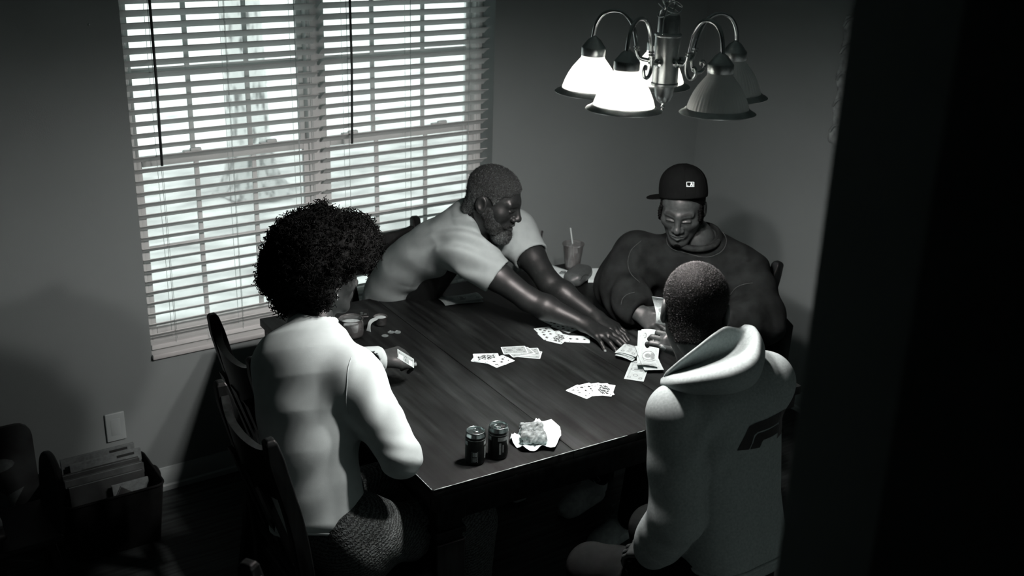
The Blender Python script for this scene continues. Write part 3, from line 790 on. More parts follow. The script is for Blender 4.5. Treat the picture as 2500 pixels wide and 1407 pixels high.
# ================================================================== banknotes
BLN, BWD = .156, .066
MT['bill'] = mat('banknote_paper', .5, .75, .2, var=.10, scale=60, bump=.15, bscale=90)
def bill(name, fn, label, group, front=True, nu=28, ink='ink2', parent=None, span=(0, 1), stock='bill'):
    """fn(u in 0..1 along the note, v in 0..1 across) -> world point"""
    nv = 6; th = .0004; V = []; F = []
    u0, u1 = span
    def nrm(u, v):
        e = .01; a = Vector(fn(min(u+e, 1.01), v))-Vector(fn(u-e, v)); b = Vector(fn(u, v+e))-Vector(fn(u, v-e)); return a.cross(b).normalized()
    for sd in (0, 1):
        for i in range(nu+1):
            for j in range(nv+1):
                u, v = u0+(u1-u0)*i/nu, j/nv; V.append(Vector(fn(u, v))+nrm(u, v)*th*sd)
    q = (nu+1)*(nv+1); id_ = lambda s, i, j: s*q+i*(nv+1)+j
    for i in range(nu):
        for j in range(nv):
            F.append((id_(1, i, j), id_(1, i+1, j), id_(1, i+1, j+1), id_(1, i, j+1))); F.append((id_(0, i, j), id_(0, i, j+1), id_(0, i+1, j+1), id_(0, i+1, j)))
    for i in range(nu):
        for j, fl in ((0, 0), (nv, 1)):
            f_ = (id_(0, i, j), id_(0, i+1, j), id_(1, i+1, j), id_(1, i, j)); F.append(f_ if not fl else f_[::-1])
    for j in range(nv):
        for i, fl in ((0, 1), (nu, 0)):
            f_ = (id_(0, i, j), id_(0, i, j+1), id_(1, i, j+1), id_(1, i, j)); F.append(f_ if fl else f_[::-1])
    o = from_py(name, V, F, MT[stock], parent, True); sharp(o, 50)
    if label: tag(o, label, 'banknote', group)
    for side in (1, -1):
        def pm(a, b, s=side):
            u = a/BLN; v = b/BWD; u = min(max(u, u0), u1)
            vv = v if s > 0 else 1-v
            return Vector(fn(u, vv))+nrm(u, vv)*(th+.0002 if s > 0 else -.0002)
        P = Print(pm); L = Print(pm); n = 14
        L.frame(.006, .006, .150, .060, .006, n); L.rect(.014, .014, .052, .050, 6); L.rect(.104, .014, .142, .050, 6)
        P.disc(.078, .033, .017, .023, 20, .86); P.disc(.078, .036, .008, .011, 14); P.rect(.068, .014, .088, .026, 3)
        for cx in (.017, .139):
            for cy in (.014, .052): P.disc(cx, cy, .0075, .0065, 10, .55); P.text('1', cx, cy, .012)
        P.text('ONE', .123, .033, .018); P.disc(.034, .033, .009, .009, 16, .7)
        P.text('THE UNITED STATES OF AMERICA', .078, .055, .0062)
        P.text('ONE DOLLAR', .078, .0098, .0085)
        for q_ in range(4): P.rect(.024, .020+.0035*q_, .048, .0208+.0035*q_, 3)
        L.make('print', MT['inkL'], o); P.make('print', MT[ink], o)
    return o
def flat_bill(x, y, ang, z, bend=lambda u: 0.0, bendv=lambda v: 0.0, half=False):
    c, s = math.cos(R_(ang)), math.sin(R_(ang))
    def fn(u, v):
        a = (u-.5)*BLN; b = (v-.5)*BWD
        return (x+a*c-b*s, y+a*s+b*c, z+bend(u)+bendv(v))
    return fn
G5 = 'dollar bills in the pot'
bill('dollar_bill', flat_bill(2.285, 2.527, 40, TZ+.001, lambda u: .004*math.sin(u*3.1)), 'dollar bill lying flat, lowest of the pot beside the hood', G5)
bill('dollar_bill', flat_bill(2.352, 2.548, 62, TZ+.004, lambda u: .012+.02*u*u), 'dollar bill peeking out at the right of the pot', G5)
def curl(x, y, ang, z, up, dip, L=.156):
    c, s = math.cos(R_(ang)), math.sin(R_(ang))
    def fn(u, v):
        a = (u-.42)*L*(1-.10*u*u); b = (v-.5)*BWD
        zz_ = z+up*max(0, u-.25)**1.6+dip*max(0, .30-u)**1.5+.004*math.sin(v*3.14)
        return (x+a*c-b*s, y+a*s+b*c, zz_)
    return fn
bill('dollar_bill', curl(2.362, 2.572, 50, TZ+.0065, .115, .06), 'curled dollar bill behind the front upright one in the pot', G5)
bill('dollar_bill', curl(2.348, 2.548, 46, TZ+.010, .135, .09), 'curled dollar bill standing highest in the pot', G5)
G6 = 'folded bills under the fingertips'
for i, (dx, dy, da) in enumerate(((0, 0, 0), (.006, .004, -5), (.004, .009, 4), (.010, .006, 9))):
    x, y, a = 2.328+dx, 2.628+dy, 24+da; c, s = math.cos(R_(a)), math.sin(R_(a))
    def fn(u, v, x=x, y=y, c=c, s=s, i=i):
        t = u*2; a_ = (t if t < 1 else 2-t)*BLN*.5-.039; b_ = (v-.5)*BWD
        h = .0012 if t >= 1 else 0; zz_ = TZ+.010+.0035*i+h+.006*math.sin(v*2.2)
        return (x+a_*c-b_*s, y+a_*s+b_*c, zz_)
    bill('dollar_bill', fn, ['lowest', 'second lowest', 'second highest', 'topmost'][i]+' folded dollar bill pinned under the reaching fingertips', G6, nu=40)
G7 = 'bills in the bearded man\'s stack'
for i, (dx, dy, da) in enumerate(((0, -.006, -3), (-.004, .0, 2), (.003, .002, 0))):
    bill('dollar_bill', flat_bill(2.114+dx, 3.384+dy, -10+da, TZ+.0016+.0035*i, lambda u, i=i: .0016*math.sin(u*5+i), lambda v: .003*math.sin(v*3.0)), ['lowest', 'middle', 'top'][i]+' dollar bill of the shaded stack near the bearded man', G7)

# ================================================================== cans
MT['can_side'] = mat('can_dark_print', .022, .28, .5, .5, var=.35, scale=40)
MT['alu'] = mat('can_aluminium', .62, .22, .5, 1.0, var=.1, scale=60)
def can(x, y, rz, label):
    e = empty('soda_can', (x, y, TZ), rz); tag(e, label, 'can', 'soda cans')
    r = .0288; h = .0985
    lathe('body', [(.0001, .003), (.021, .003), (.0225, .0006), (.0245, .0006), (.0275, .007), (r, .012), (r, h-.012)], MT['can_side'], e, 40, None, False, False, 35)
    lathe('neck', [(r, h-.012), (.0278, h-.007), (.0262, h-.0025), (.0262, h-.001)], MT['alu'], e, 40)
    lid = lathe('lid', [(.0262, h-.001), (.0266, h+.0002), (.0266, h+.0012), (.0256, h+.0016), (.0246, h+.0008), (.0238, h-.004), (.0225, h-.004), (.0001, h-.0035)], MT['alu'], e, 40, ang=30)
    P = Print(lambda a, b: (a, b, h-.0030)); P.disc(.0105, 0, .0095, .0082, 18); P.make('opening', MT['ink'], lid)
    V, F = ring_vf(Vector((-.0055, 0, h-.0018)), .0085, .0068, .0014, Matrix.Rotation(R_(90), 4, 'X'), 20, 6); from_py('pull_tab', V, F, MT['alu'], lid, True)
    lathe('rivet', [(.0001, 0), (.004, 0), (.003, .0016), (.0001, .002)], MT['alu'], lid, 12, Matrix.Translation((.001, 0, h-.0034)))
    box('pull_tab', (-.004, -.0055, h-.0026), (.007, .0055, h-.0014), MT['alu'], lid, .0006)
    def wrap(a, b): t = a/r; return (math.cos(t)*(r+.0003), math.sin(t)*(r+.0003), b)
    P = Print(wrap); P.frame(-.0085, .012, .0085, .046, .0006)
    for q in range(7): P.rect(-.006+.0018*q, .030, -.0052+.0018*q+(.0004 if q % 2 else 0), .044)
    for q in range(6): P.rect(-.0065, .014+.0023*q, .0065 if q % 3 else .003, .0150+.0023*q, 3)
    P.make('label_print', MT['inkL'], e)
    P = Print(wrap)
    for a0 in (.028, .078, .128): P.rect(a0, .062, a0+.03, .074, 8); P.rect(a0+.004, .02, a0+.010, .056, 2); P.rect(a0+.014, .026, a0+.018, .05, 2)
    P.rect(0, .078, .1809, .0798, 40); P.make('band_print', MT['ink2'], e)
    return e
can(1.489, 2.297, R_(-125), 'soda can on the left of the pair, its opening toward the left')
can(1.561, 2.290, R_(-20), 'soda can on the right of the pair, beside the napkin')

# ================================================================== napkin with cornbread
MT['napkin'] = mat('paper_napkin', .82, .8, .2, var=.04, scale=40, bump=.25, bscale=55, bdist=.003)
def napkin():
    out = [(1.638, 2.341), (1.668, 2.362), (1.70, 2.375), (1.732, 2.402), (1.762, 2.392), (1.784, 2.400), (1.793, 2.372), (1.822, 2.342), (1.775, 2.275), (1.716, 2.226), (1.690, 2.250), (1.662, 2.252), (1.634, 2.272), (1.632, 2.31)]
    c = Vector((1.715, 2.318, 0)); rings = 7; V = [Vector((c.x, c.y, TZ+.0015))]; F = []; n = len(out)*3; rr = random.Random(8)
    per = []
    for i in range(n):
        a = i/3; k = int(a); t = a-k; p, q = out[k], out[(k+1) % len(out)]; per.append(Vector((p[0]+(q[0]-p[0])*t, p[1]+(q[1]-p[1])*t, 0)))
    hgt = [.009+.008*math.sin(i*1.1)+rr.uniform(-.003, .004) for i in range(n)]; hgt[15] += .010; hgt[16] += .006; hgt[27] += .012; hgt[26] += .006; hgt[28] += .006
    for r in range(1, rings+1):
        t = r/rings
        for i in range(n):
            p = c.lerp(per[i], t); f_ = max(0, (t-.45)/.55)**1.6
            V.append(Vector((p.x, p.y, TZ+.0015+hgt[i]*f_+.0015*math.sin(i*2.3+r))))
    for i in range(n): F.append((0, 1+i, 1+(i+1) % n))
    for r in range(rings-1):
        for i in range(n):
            a = 1+r*n+i; b_ = 1+r*n+(i+1) % n; F.append((a, a+n, b_+n, b_))
    o = from_py('paper_napkin', V, F, MT['napkin'], None, True); s = o.modifiers.new('thickness', 'SOLIDIFY'); s.thickness = .0006; s.offset = 1
    return tag(o, 'crumpled white napkin spread open at the front of the table', 'napkin')
napkin()
MT['bread'] = mat('cornbread', .26, .9, .1, var=.7, scale=70, detail=6, bump=.6, bscale=160, bdist=.003)
for i, (x, y, a, sx, sy, sz, lb) in enumerate(((1.722, 2.352, -30, .034, .020, .013, 'piece of cornbread farther back on the napkin'), (1.694, 2.300, -36, .036, .021, .015, 'piece of cornbread nearer the viewer on the napkin'))):
    rt = np.array(Matrix.Rotation(R_(a), 3, 'Z'), np.float32)
    fn = lambda P, x=x, y=y, rt=rt, sx=sx, sy=sy, sz=sz, i=i: s_box(P, (x, y, TZ+.004+sz), (sx, sy, sz), .008, rt)+.0065*wav(P, 150, 6, i)+.0035*wav(P, 420, 6, 5+i)
    v, f = sdf_mesh(fn, (x-.06, y-.06, TZ), (x+.06, y+.06, TZ+.05), .0018); tag(np_mesh('cornbread', v, f, MT['bread']), lb, 'bread', 'cornbread on the napkin')

# ================================================================== jar, scoop, coins, phone
MT['jar_glass'] = clear_glass('jar_glass', .10, .03, .94, .05)
MT['powder'] = mat('pale_powder', .42, .9, .1, var=.3, scale=60, bump=.3, bscale=120)
MT['tea'] = mat('dark_liquid', .05, .25, .5, var=.3, scale=30)
j = empty('glass_jar', (1.592, 3.282, TZ)); tag(j, 'open squat glass jar of powder beside the curly-haired person', 'jar')
lathe('glass', [(.0001, .002), (.036, .002), (.0415, .006), (.043, .014), (.043, .054), (.041, .062), (.042, .0655), (.0435, .068), (.042, .070), (.0395, .068), (.0388, .062), (.0405, .054), (.0405, .014), (.038, .008), (.0001, .006)], MT['jar_glass'], j, 48, ang=50)
lathe('contents', [(.0001, .007), (.037, .008), (.0398, .014), (.0398, .026), (.0001, .026)], MT['tea'], j, 40)
lathe('powder', [(.0001, .0262), (.0396, .0262), (.0396, .050), (.033, .053), (.018, .056), (.0001, .054)], MT['powder'], j, 40, wob=lambda a, z: .01*math.sin(5*a+z*300))
sc_ = empty('measuring_scoop', (1.728, 3.318, TZ), R_(205)); tag(sc_, 'small clear measuring scoop holding powder, right of the jar', 'scoop')
lathe('cup', [(.0001, .004), (.019, .004), (.0205, .006), (.0235, .034), (.0255, .0355), (.0245, .0365), (.0222, .0345), (.0195, .008), (.0001, .007)], MT['jar_glass'], sc_, 36, ang=50)
lathe('powder', [(.0001, .008), (.0192, .008), (.0215, .030), (.012, .0335), (.0001, .034)], MT['powder'], sc_, 30)
V = []; F = []
pth = spline([(.022, 0, .0352), (.04, 0, .036), (.056, 0, .034), (.066, 0, .026), (.070, 0, .010), (.071, 0, .001)], 5)
for i, q in enumerate(pth):
    w_ = .0075+.002*math.sin(i*.3)
    for dy, dz in ((-1, -.001), (1, -.001), (1, .001), (-1, .001)): V.append((q.x+dz, q.y+dy*w_, q.z+dz))
for i in range(len(pth)-1):
    for k in range(4): F.append((i*4+k, i*4+(k+1) % 4, i*4+4+(k+1) % 4, i*4+4+k))
F += [(0, 1, 2, 3), tuple(range(len(V)-4, len(V)))]
MT['cloudy'] = mat('cloudy_plastic', .5, .4, .4, var=.05, scale=20)
sharp(from_py('handle', V, F, MT['cloudy'], sc_), 40)
MT['coin'] = mat('coin_nickel', .5, .35, .5, .8, var=.2, scale=200, bump=.3, bscale=300, bdist=.001)
for (x, y, z, lb) in ((1.695, 3.222, 0, 'quarter lying apart on the left of the coins'), (1.729, 3.240, 0, 'quarter on the left of the touching pair'), (1.748, 3.226, .0012, 'quarter on the right overlapping its neighbour')):
    o = empty('coin', (x, y, TZ+z)); tag(o, lb, 'coin', 'coins beside the jar')
    if z: o.rotation_euler = (.05, -.04, 0)
    lathe('disc', [(.0001, .0002), (.0118, .0002), (.0121, .0006), (.0121, .0014), (.0117, .0017), (.0108, .0017), (.0106, .0014), (.0001, .0015)], MT['coin'], o, 32)
    lathe('relief', [(.0001, .0020), (.003, .0019), (.0052, .0014)], MT['coin'], o, 14, Matrix.Translation((.001, .0005, 0)))
ph = empty('phone', (1.668, 3.462, TZ), R_(-24)); tag(ph, 'dark phone lying face down near the window edge of the table', 'phone')
box('body', (-.076, -.037, .001), (.076, .037, .0095), MT['dark'], ph, .004, 3)
box('camera_bump', (.040, -.030, .0095), (.072, .002, .0115), MT['dark'], ph, .0015)
for dx, dy in ((.049, -.007), (.063, -.022), (.049, -.022)): lathe('lens', [(.006, 0), (.006, .0014), (.0045, .0016), (.0001, .0010)], MT['chrome'], ph, 16, Matrix.Translation((dx, dy, .0115)))

# ================================================================== far corner of the table: papers, cup, glasses case, carafe
MT['plastic_cup'] = clear_glass('clear_plastic', .05, .06, .93, .10)
def sheet(name, pts, z, label, bend=.004, logo=None):
    a, b_, c, d = [Vector((q[0], q[1], 0)) for q in pts]; n = 10; V = []; F = []
    for i in range(n+1):
        for j_ in range(n+1):
            u, v = i/n, j_/n; p = a.lerp(b_, u).lerp(d.lerp(c, u), v); V.append((p.x, p.y, z+bend*(.5+.5*math.sin(u*4+v*3))*(abs(u-.5)+abs(v-.5))))
    for i in range(n):
        for j_ in range(n): q = i*(n+1)+j_; F.append((q, q+1, q+n+2, q+n+1))
    o = from_py(name, V, F, MT['paper'], None, True); s = o.modifiers.new('thickness', 'SOLIDIFY'); s.thickness = .0005; s.offset = 1
    return tag(o, label, 'paper')
pa = [at(u, v, z=TZ+.002) for u, v in ((1326, 640), (1385, 712), (1420, 690), (1404, 668))]
o = sheet('receipt_paper', [(q.x, q.y) for q in pa], TZ+.0015, 'white printed sheet of paper between the bearded man\'s arm and the glasses case')
q = at(1374, 667, z=TZ+.006); P = Print(lambda a, b: (q.x+a, q.y+b, TZ+.0085)); P.disc(0, 0, .016, .012, 14, .6); P.disc(.010, .010, .012, .010, 12, .6); P.make('logo_print', MT['ink2'], o)
pa = [at(u, v, z=TZ+.012) for u, v in ((1436, 684), (1478, 684), (1476, 655), (1438, 656))]
nb = empty('napkin_stack', (0, 0, 0)); tag(nb, 'short stack of white folded napkins by the wall-side edge of the table', 'napkins')
for i in range(4):
    V = [Vector((p.x, p.y, TZ+.001+.003*i+dz)) for dz in (0, .0026) for p in pa]; from_py('napkin', V, [(3, 2, 1, 0), (4, 5, 6, 7), (0, 1, 5, 4), (1, 2, 6, 5), (2, 3, 7, 6), (3, 0, 4, 7)], MT['paper'], nb)
cq = at(1397, 655, z=TZ); cu = empty('plastic_cup', (cq.x, cq.y, TZ)); tag(cu, 'clear plastic cup with a straw on the far table corner', 'cup')
lathe('cup', [(.0001, .001), (.030, .001), (.0315, .003), (.0325, .012), (.0435, .104), (.0465, .1055), (.0465, .109), (.0445, .1095), (.0425, .104), (.0315, .012), (.0001, .004)], MT['plastic_cup'], cu, 48, ang=45)
lathe('drink', [(.0001, .005), (.0305, .006), (.0345, .046), (.0001, .046)], clear_glass('pale_drink', .08, .02, .8, .12), cu, 40)
lathe('lid', [(.0465, .107), (.047, .110), (.0455, .1125), (.036, .113), (.0345, .111), (.008, .111), (.007, .109)], MT['plastic_cup'], cu, 48, ang=40)
tube('straw', [(.006, -.004, .012), (-.004, .002, .112), (-.012, .010, .178)], .0032, MT['cloudy'], cu, 10)
for q_ in range(3): box('ice_cube', (-.012+.012*q_, -.012+.006*q_, .036+.004*q_), (.004+.012*q_, .004+.006*q_, .052+.004*q_), MT['plastic_cup'], cu, .003)
cs = empty('glasses_case', (2.640, 3.325, TZ), R_(32)); tag(cs, 'grey leather glasses case with a curved flap at the far edge of the table', 'glasses case')
MT['leather'] = mat('grey_leather', .075, .42, .5, var=.12, scale=60, bump=.2, bscale=300, bdist=.001)
def case(P): 
    d = s_box(P, (0, 0, .029), (.078, .040, .028), .022); d = smin(d, s_ell(P, (0, 0, .029), (.087, .046, .029)), .01)
    return d
v, f = sdf_mesh(case, (-.1, -.06, -.004), (.1, .06, .065), .003); np_mesh('shell', v, f, MT['leather'], cs)
pts = [(-.08+.16*t, -.044+.004*math.sin(t*6.28), .034+.013*math.sin(t*6.28)) for t in np.linspace(0, 1, 24)]
bv = BVHTree.FromPolygons([Vector(q) for q in v], [tuple(int(k) for k in q) for q in f])
pts = [bv.find_nearest(Vector(q))[0] for q in pts]; tube('flap_seam', pts, .0012, MT['dark'], cs, 6)
gq = at(1308, 652, z=TZ); gb = empty('glass_carafe', (gq.x, gq.y, TZ)); tag(gb, 'clear glass carafe behind the bearded man\'s far arm', 'carafe')
lathe('glass', [(.0001, .002), (.038, .002), (.043, .01), (.044, .05), (.040, .075), (.028, .10), (.022, .125), (.024, .15), (.027, .158), (.025, .158), (.020, .125), (.026, .10), (.038, .074), (.041, .05), (.040, .012), (.0001, .006)], MT['jar_glass'], gb, 40, ang=50)
# ================================================================== people: shared anatomy
def ramp3(m, lo, mid, hi):
    r = [n for n in m.node_tree.nodes if n.type == 'VALTORGB' and n.inputs[0].links and n.inputs[0].links[0].from_node.type == 'ATTRIBUTE'][0]
    r.color_ramp.elements[0].color = g(lo); r.color_ramp.elements[1].color = g(hi); e = r.color_ramp.elements.new(.5); e.color = g(mid); return m
def skin(name, v, nail, rough=.45): return ramp3(toned(name, 0, 1, rough, .34, .12, 420, .0015, speck=.12, speck_scale=90), .006, v, nail)
class Head:
    def __init__(s, c, fwd, up=(0, 0, 1), sc=1.0, neck=(0, -.04, -.16), neckr=.056, nose=1.0, lips=1.0, jaw=1.0, mouth_open=0.0, brow=1.0, eyes='down'):
        s.c = Vector(c); s.R = frame(fwd, up); s.sc = sc; s.neck = neck; s.neckr = neckr; s.nose = nose; s.lips = lips; s.jaw = jaw; s.mo = mouth_open; s.brow = brow; s.eyes = eyes
        if isinstance(neck, Vector): s.neck = tuple(s.loc(V3([tuple(neck)]))[0])
    def loc(s, P): return ((P-V3(s.c))@s.R)/s.sc
    def w(s, p): return s.c+Vector((s.R@V3(p)*s.sc).tolist())
    def skull(s, Q):
        M_ = Q*V3((1, 1, 1)); M_[:, 0] = np.abs(M_[:, 0])
        d = s_ell(Q, (0, -.012, .038), (.074, .095, .080))
        d = smin(d, s_ell(Q, (0, .020, -.022), (.061, .070, .082)), .03)
        d = smin(d, s_cap(M_, (.047*s.jaw, -.002, -.048), (.016, .064, -.094), .021, .020), .03)
        d = smin(d, s_ell(Q, (0, .072, -.096), (.024, .020, .019)), .02)
        return d, M_
    def sdf(s, P):
        Q = s.loc(P); d, A = s.skull(Q); n = s.nose
        d = smin(d, s_ell(A, (.045, .050, -.018), (.020, .020, .018)), .03)
        d = smin(d, s_cap(A, (.004, .083, .0275), (.044, .070, .029), .010*s.brow, .009*s.brow), .016)
        d = smax(d, -s_ell(A, (.031, .104, .004), (.021, .024, .015)), .012)
        d = smin(d, s_ell(A, (.031, .0695, .005), (.0150, .0140, .0130)), .005)
        d = smin(d, s_cap(A, (.019, .0855, .0045), (.043, .0795, .0055), .0042, .0036), .004)     # upper lid
        d = smin(d, s_cap(A, (.020, .0815, -.0055), (.042, .0765, -.0045), .0034, .0030), .004)    # lower lid
        d = smin(d, s_cap(Q, (0, .085, .024), (0, .1035, -.016), .0075, .0105*n), .012)
        d = smin(d, s_ell(Q, (0, .1075, -.0225), (.0125*n, .0125, .0115)), .008)
        d = smin(d, s_ell(A, (.0145*n, .0965, -.0265), (.0098*n, .0115, .0088)), .006)
        d = smax(d, -s_ell(A, (.0072*n, .1045, -.0345), (.0042, .0055, .0045)), .003)
        d = smin(d, s_ell(Q, (0, .078, -.058), (.031, .021, .022)), .014)
        L = s.lips; o = s.mo
        d = smin(d, s_cap(A, (.002, .0985, -.0515+o*.3), (.0235, .0855, -.0565), .0066*L, .0034), .006)
        d = smin(d, s_cap(A, (0, .0965, -.0645-o), (.021, .0845, -.0585-o*.4), .0078*L, .0034), .006)
        d = smax(d, -s_cap(A, (0, .106, -.0578-o*.4), (.024, .090, -.0572-o*.2), .0020+o*.45, .0012), .003)
        # ears
        tl = A@np.array([[.94, 0, -.34*0], [0, .96, -.26], [0, .26, .96]], np.float32)
        e = s_ell(tl, (.0735, -.018, .000), (.0095, .0205, .0315)); e = smax(e, -s_ell(tl, (.0835, -.015, .004), (.0085, .0125, .0195)), .005)
        d = smin(d, e, .008)
        nk = s.neck
        d = smin(d, s_cap(Q, (0, -.020, -.045), nk, s.neckr*.93, s.neckr*1.08), .03)
        d = smin(d, s_cap(A, (.045, -.012, -.045), (.012, nk[1]*.4+.045, nk[2]+.01), .012, .014), .03)
        return d*s.sc
    def tone(s, V):
        Q = s.loc(np.asarray(V, np.float32)); A = Q.copy(); A[:, 0] = np.abs(A[:, 0])
        t = np.full(len(V), .5, np.float32)
        bz = .0335+.004*np.sin(np.clip((A[:, 0]-.012)/.036, 0, 1)*3.14)
        b = (np.abs(A[:, 2]-bz) < .0052) & (A[:, 0] > .011) & (A[:, 0] < .049) & (A[:, 1] > .05); t[b] = .16
        ey = (np.abs(A[:, 2]-.006) < .012) & (A[:, 0] > .015) & (A[:, 0] < .047) & (A[:, 1] > .065); t[ey] = .40  # eyelids coloured darker to offset the lamp's highlight on them
        ls = (np.abs(A[:, 2]-.0012) < .0016) & (A[:, 0] > .017) & (A[:, 0] < .045) & (A[:, 1] > .07); t[ls] = .05
        lp = (A[:, 0] < .024) & (A[:, 1] > .085) & (A[:, 2] < -.046) & (A[:, 2] > -.073-s.mo); t[lp] = .56
        ms = (np.abs(A[:, 2]+.0575+s.mo*.4) < .0018+s.mo*.4) & (A[:, 0] < .024) & (A[:, 1] > .08) & (A[:, 1] < .1005); t[ms] = .12
        return t
    def mesh(s, h=.0026):
        c = np.array(s.c); n = np.array(s.w(s.neck)); lo = np.minimum(c-.15*s.sc, n-.08); hi = np.maximum(c+.15*s.sc, n+.08)
        v, f = sdf_mesh(s.sdf, lo, hi, h); return v, f, s.tone(v)
    def hair(s, P, t=.007, hl=(.066, -.0175), noise=.002, scale=380):
        Q = s.loc(P); d, A = s.skull(Q)
        d = smin(d, s_cap(Q, (0, -.045, -.02), (0, -.055, -.075), .045, .04), .03)
        n = Q[:, 1]*-.75+Q[:, 2]*.66
        cut = -(n-hl[1])                          # forehead hairline
        ear = -s_ell(A, (.078, -.008, -.012), (.03, .030, .040))   # bare round the ears
        low = -(Q[:, 2]+.082)                     # nape line
        tem = -(s_ell(A, (.072, .066, .030), (.030, .030, .034)))  # temple
        d = d-t-noise*wav(P, scale, 6, 3)
        for q in (cut, ear, low, tem): d = smax(d, q, .006)
        return d*s.sc
FING = [(.0275, .091, (.043, .026, .021), .0096), (.0090, .095, (.047, .029, .022), .0097), (-.0100, .090, (.044, .027, .022), .0092), (-.0275, .080, (.035, .021, .019), .0082)]
class Hand:
    """wrist point, finger direction, back-of-hand normal; side +1 = right hand"""
    def __init__(s, wrist, fdir, back, side, curls, spread=(6, 1, -4, -10), thumb=((.55, .72, -.35), (.85, .35, -.35)), sc=1.0, tone=.5):
        s.w0 = Vector(wrist); f = Vector(fdir).normalized(); b = Vector(back); b = (b-f*b.dot(f)).normalized(); r = f.cross(b)
        tx = -r if side > 0 else r; s.f, s.b, s.tx = f, b, tx; s.sc = sc; s.palm = []; s.fing = []; s.nails = []
        for (lx, ly, ln, rad), cu, sp in zip(FING, curls, spread):
            k = s.w0+(f*ly+tx*lx)*sc; s.palm.append((s.w0+(tx*lx*.55+f*.008)*sc, k, .0145*sc, (rad+.0022)*sc))
            fd = (f*math.cos(R_(sp))+tx*math.sin(R_(sp))); a = 0; p = k; ch = []
            for j in range(3):
                a += R_(cu[j]); dr = fd*math.cos(a)-b*math.sin(a); q = p+dr*ln[j]*sc
                ra, rb = rad*sc*(1-.09*j), rad*sc*(1-.09*(j+1))*(.93 if j == 2 else 1); ch.append((p, q, ra, rb)); p = q
            nb = fd*math.sin(a)+b*math.cos(a)
            s.fing.append(ch); s.nails.append((p-dr*.004*sc+nb*rad*.62*sc, dr, nb, rad*.62*sc))
        v1, v2 = thumb; mk = lambda v: (f*v[0]+tx*v[1]+b*v[2]).normalized()
        t0 = s.w0+(f*.022+tx*.016-b*.006)*sc; d1, d2 = mk(v1), mk(v2); t1 = t0+d1*.046*sc; t2 = t1+(d1*.5+d2*.5).normalized()*.034*sc; t3 = t2+d2*.024*sc
        s.palm.append((t0, t1, .0165*sc, .0125*sc)); s.fing.append([(t1, t2, .0118*sc, .0108*sc), (t2, t3, .0108*sc, .0088*sc)])
        nb = (mk((0, .5, 0.9))-d2*mk((0, .5, .9)).dot(d2)).normalized(); s.nails.append((t3-d2*.003*sc+nb*.0062*sc, d2, nb, .0068*sc))
    def sdf(s, P):
        d = None
        for p in s.palm:
            e = s_cap(P, *p); d = e if d is None else smin(d, e, .016*s.sc)
        for ch in s.fing:
            c = None
            for p in ch:
                e = s_cap(P, *p); c = e if c is None else smin(c, e, .0035*s.sc)
            d = smin(d, c, .006*s.sc)
        return d
    def pts(s): return [q for p in s.palm for q in p[:2]]+[q for c in s.fing for p in c for q in p[:2]]
    def tone(s, V, t):
        V = np.asarray(V, np.float32)
        for c, dr, nb, r in s.nails:
            q = V-V3(c); a = q@V3(dr); n = q@V3(nb); l = np.sqrt(np.maximum((q**2).sum(1)-a*a-n*n, 0))
            t[(np.abs(a) < r*1.25) & (l < r*.85) & (n > -.25*r) & (n < r)] = .95
        return t
def limb_mesh(hand, chain, h=.003, k=.02, extra=None):
    """forearm/arm chain [(p, r), ...] ending at the wrist, with the hand"""
    pts = [Vector(p) for p, r in chain]; rads = [r for p, r in chain]
    def fn(P):
        d = s_poly(P, pts, rads, .02); d = smin(d, hand.sdf(P), k)
        return extra(P, d) if extra else d
    al = np.array([list(q) for q in pts+hand.pts()]); v, f = sdf_mesh(fn, al.min(0)-.07, al.max(0)+.07, h)
    return v, f, hand.tone(v, np.full(len(v), .5, np.float32))
def loft(P, p0, p1, fwd, secs, pw=2.0):
    """torso-like solid: axis p0->p1, fwd gives the depth side; secs = [(t, half_width, half_depth, off_side, off_fwd)]"""
    p0, p1 = V3(p0), V3(p1); ax = p1-p0; L = float(np.sqrt(ax@ax)); ax = ax/L
    f = V3(fwd); f = f-ax*(f@ax); f = f/np.sqrt(f@f); r = np.cross(f, ax)
    q = P-p0; a = q@ax; t = a/L; S = np.array(secs, np.float32); tc = np.clip(t, S[0, 0], S[-1, 0])
    # smooth interpolation of the sections
    ip = lambda k: np.interp(tc, S[:, 0], S[:, k])
    w, dp, ox, of = ip(1), ip(2), ip(3), ip(4)
    x = (q@r-ox); y = (q@f-of)
    rr = (np.abs(x/w)**pw+np.abs(y/dp)**pw)**(1/pw)+1e-6; lat = (rr-1)*np.sqrt(x*x+y*y)/rr
    over = np.maximum(np.abs(t-tc)*L, 0)
    return np.where(over > 0, np.sqrt(np.maximum(lat+.03, 0)**2+over**2)-.03, lat)
def folds(P, pts, amp, rad, freq, ax, ph=0):
    """soft creases: sine ripples along ax, fading with distance from the polyline pts"""
    m = s_poly(P, pts, [0]*len(pts)); return amp*np.exp(-(m/rad)**2)*np.sin((P@V3(Vector(ax).normalized()))*freq+ph+1.2*wav(P, 14, 4, 3))
def bounds(pts, pad):
    a = np.array([list(p) for p in pts]); return a.min(0)-pad, a.max(0)+pad
def vnormals(v, f):
    n = np.zeros_like(v); k = np.cross(v[f[:, 1]]-v[f[:, 0]], v[f[:, 2]]-v[f[:, 0]])
    for j in range(f.shape[1]): np.add.at(n, f[:, j], k)
    return n/(np.linalg.norm(n, axis=1, keepdims=True)+1e-12)
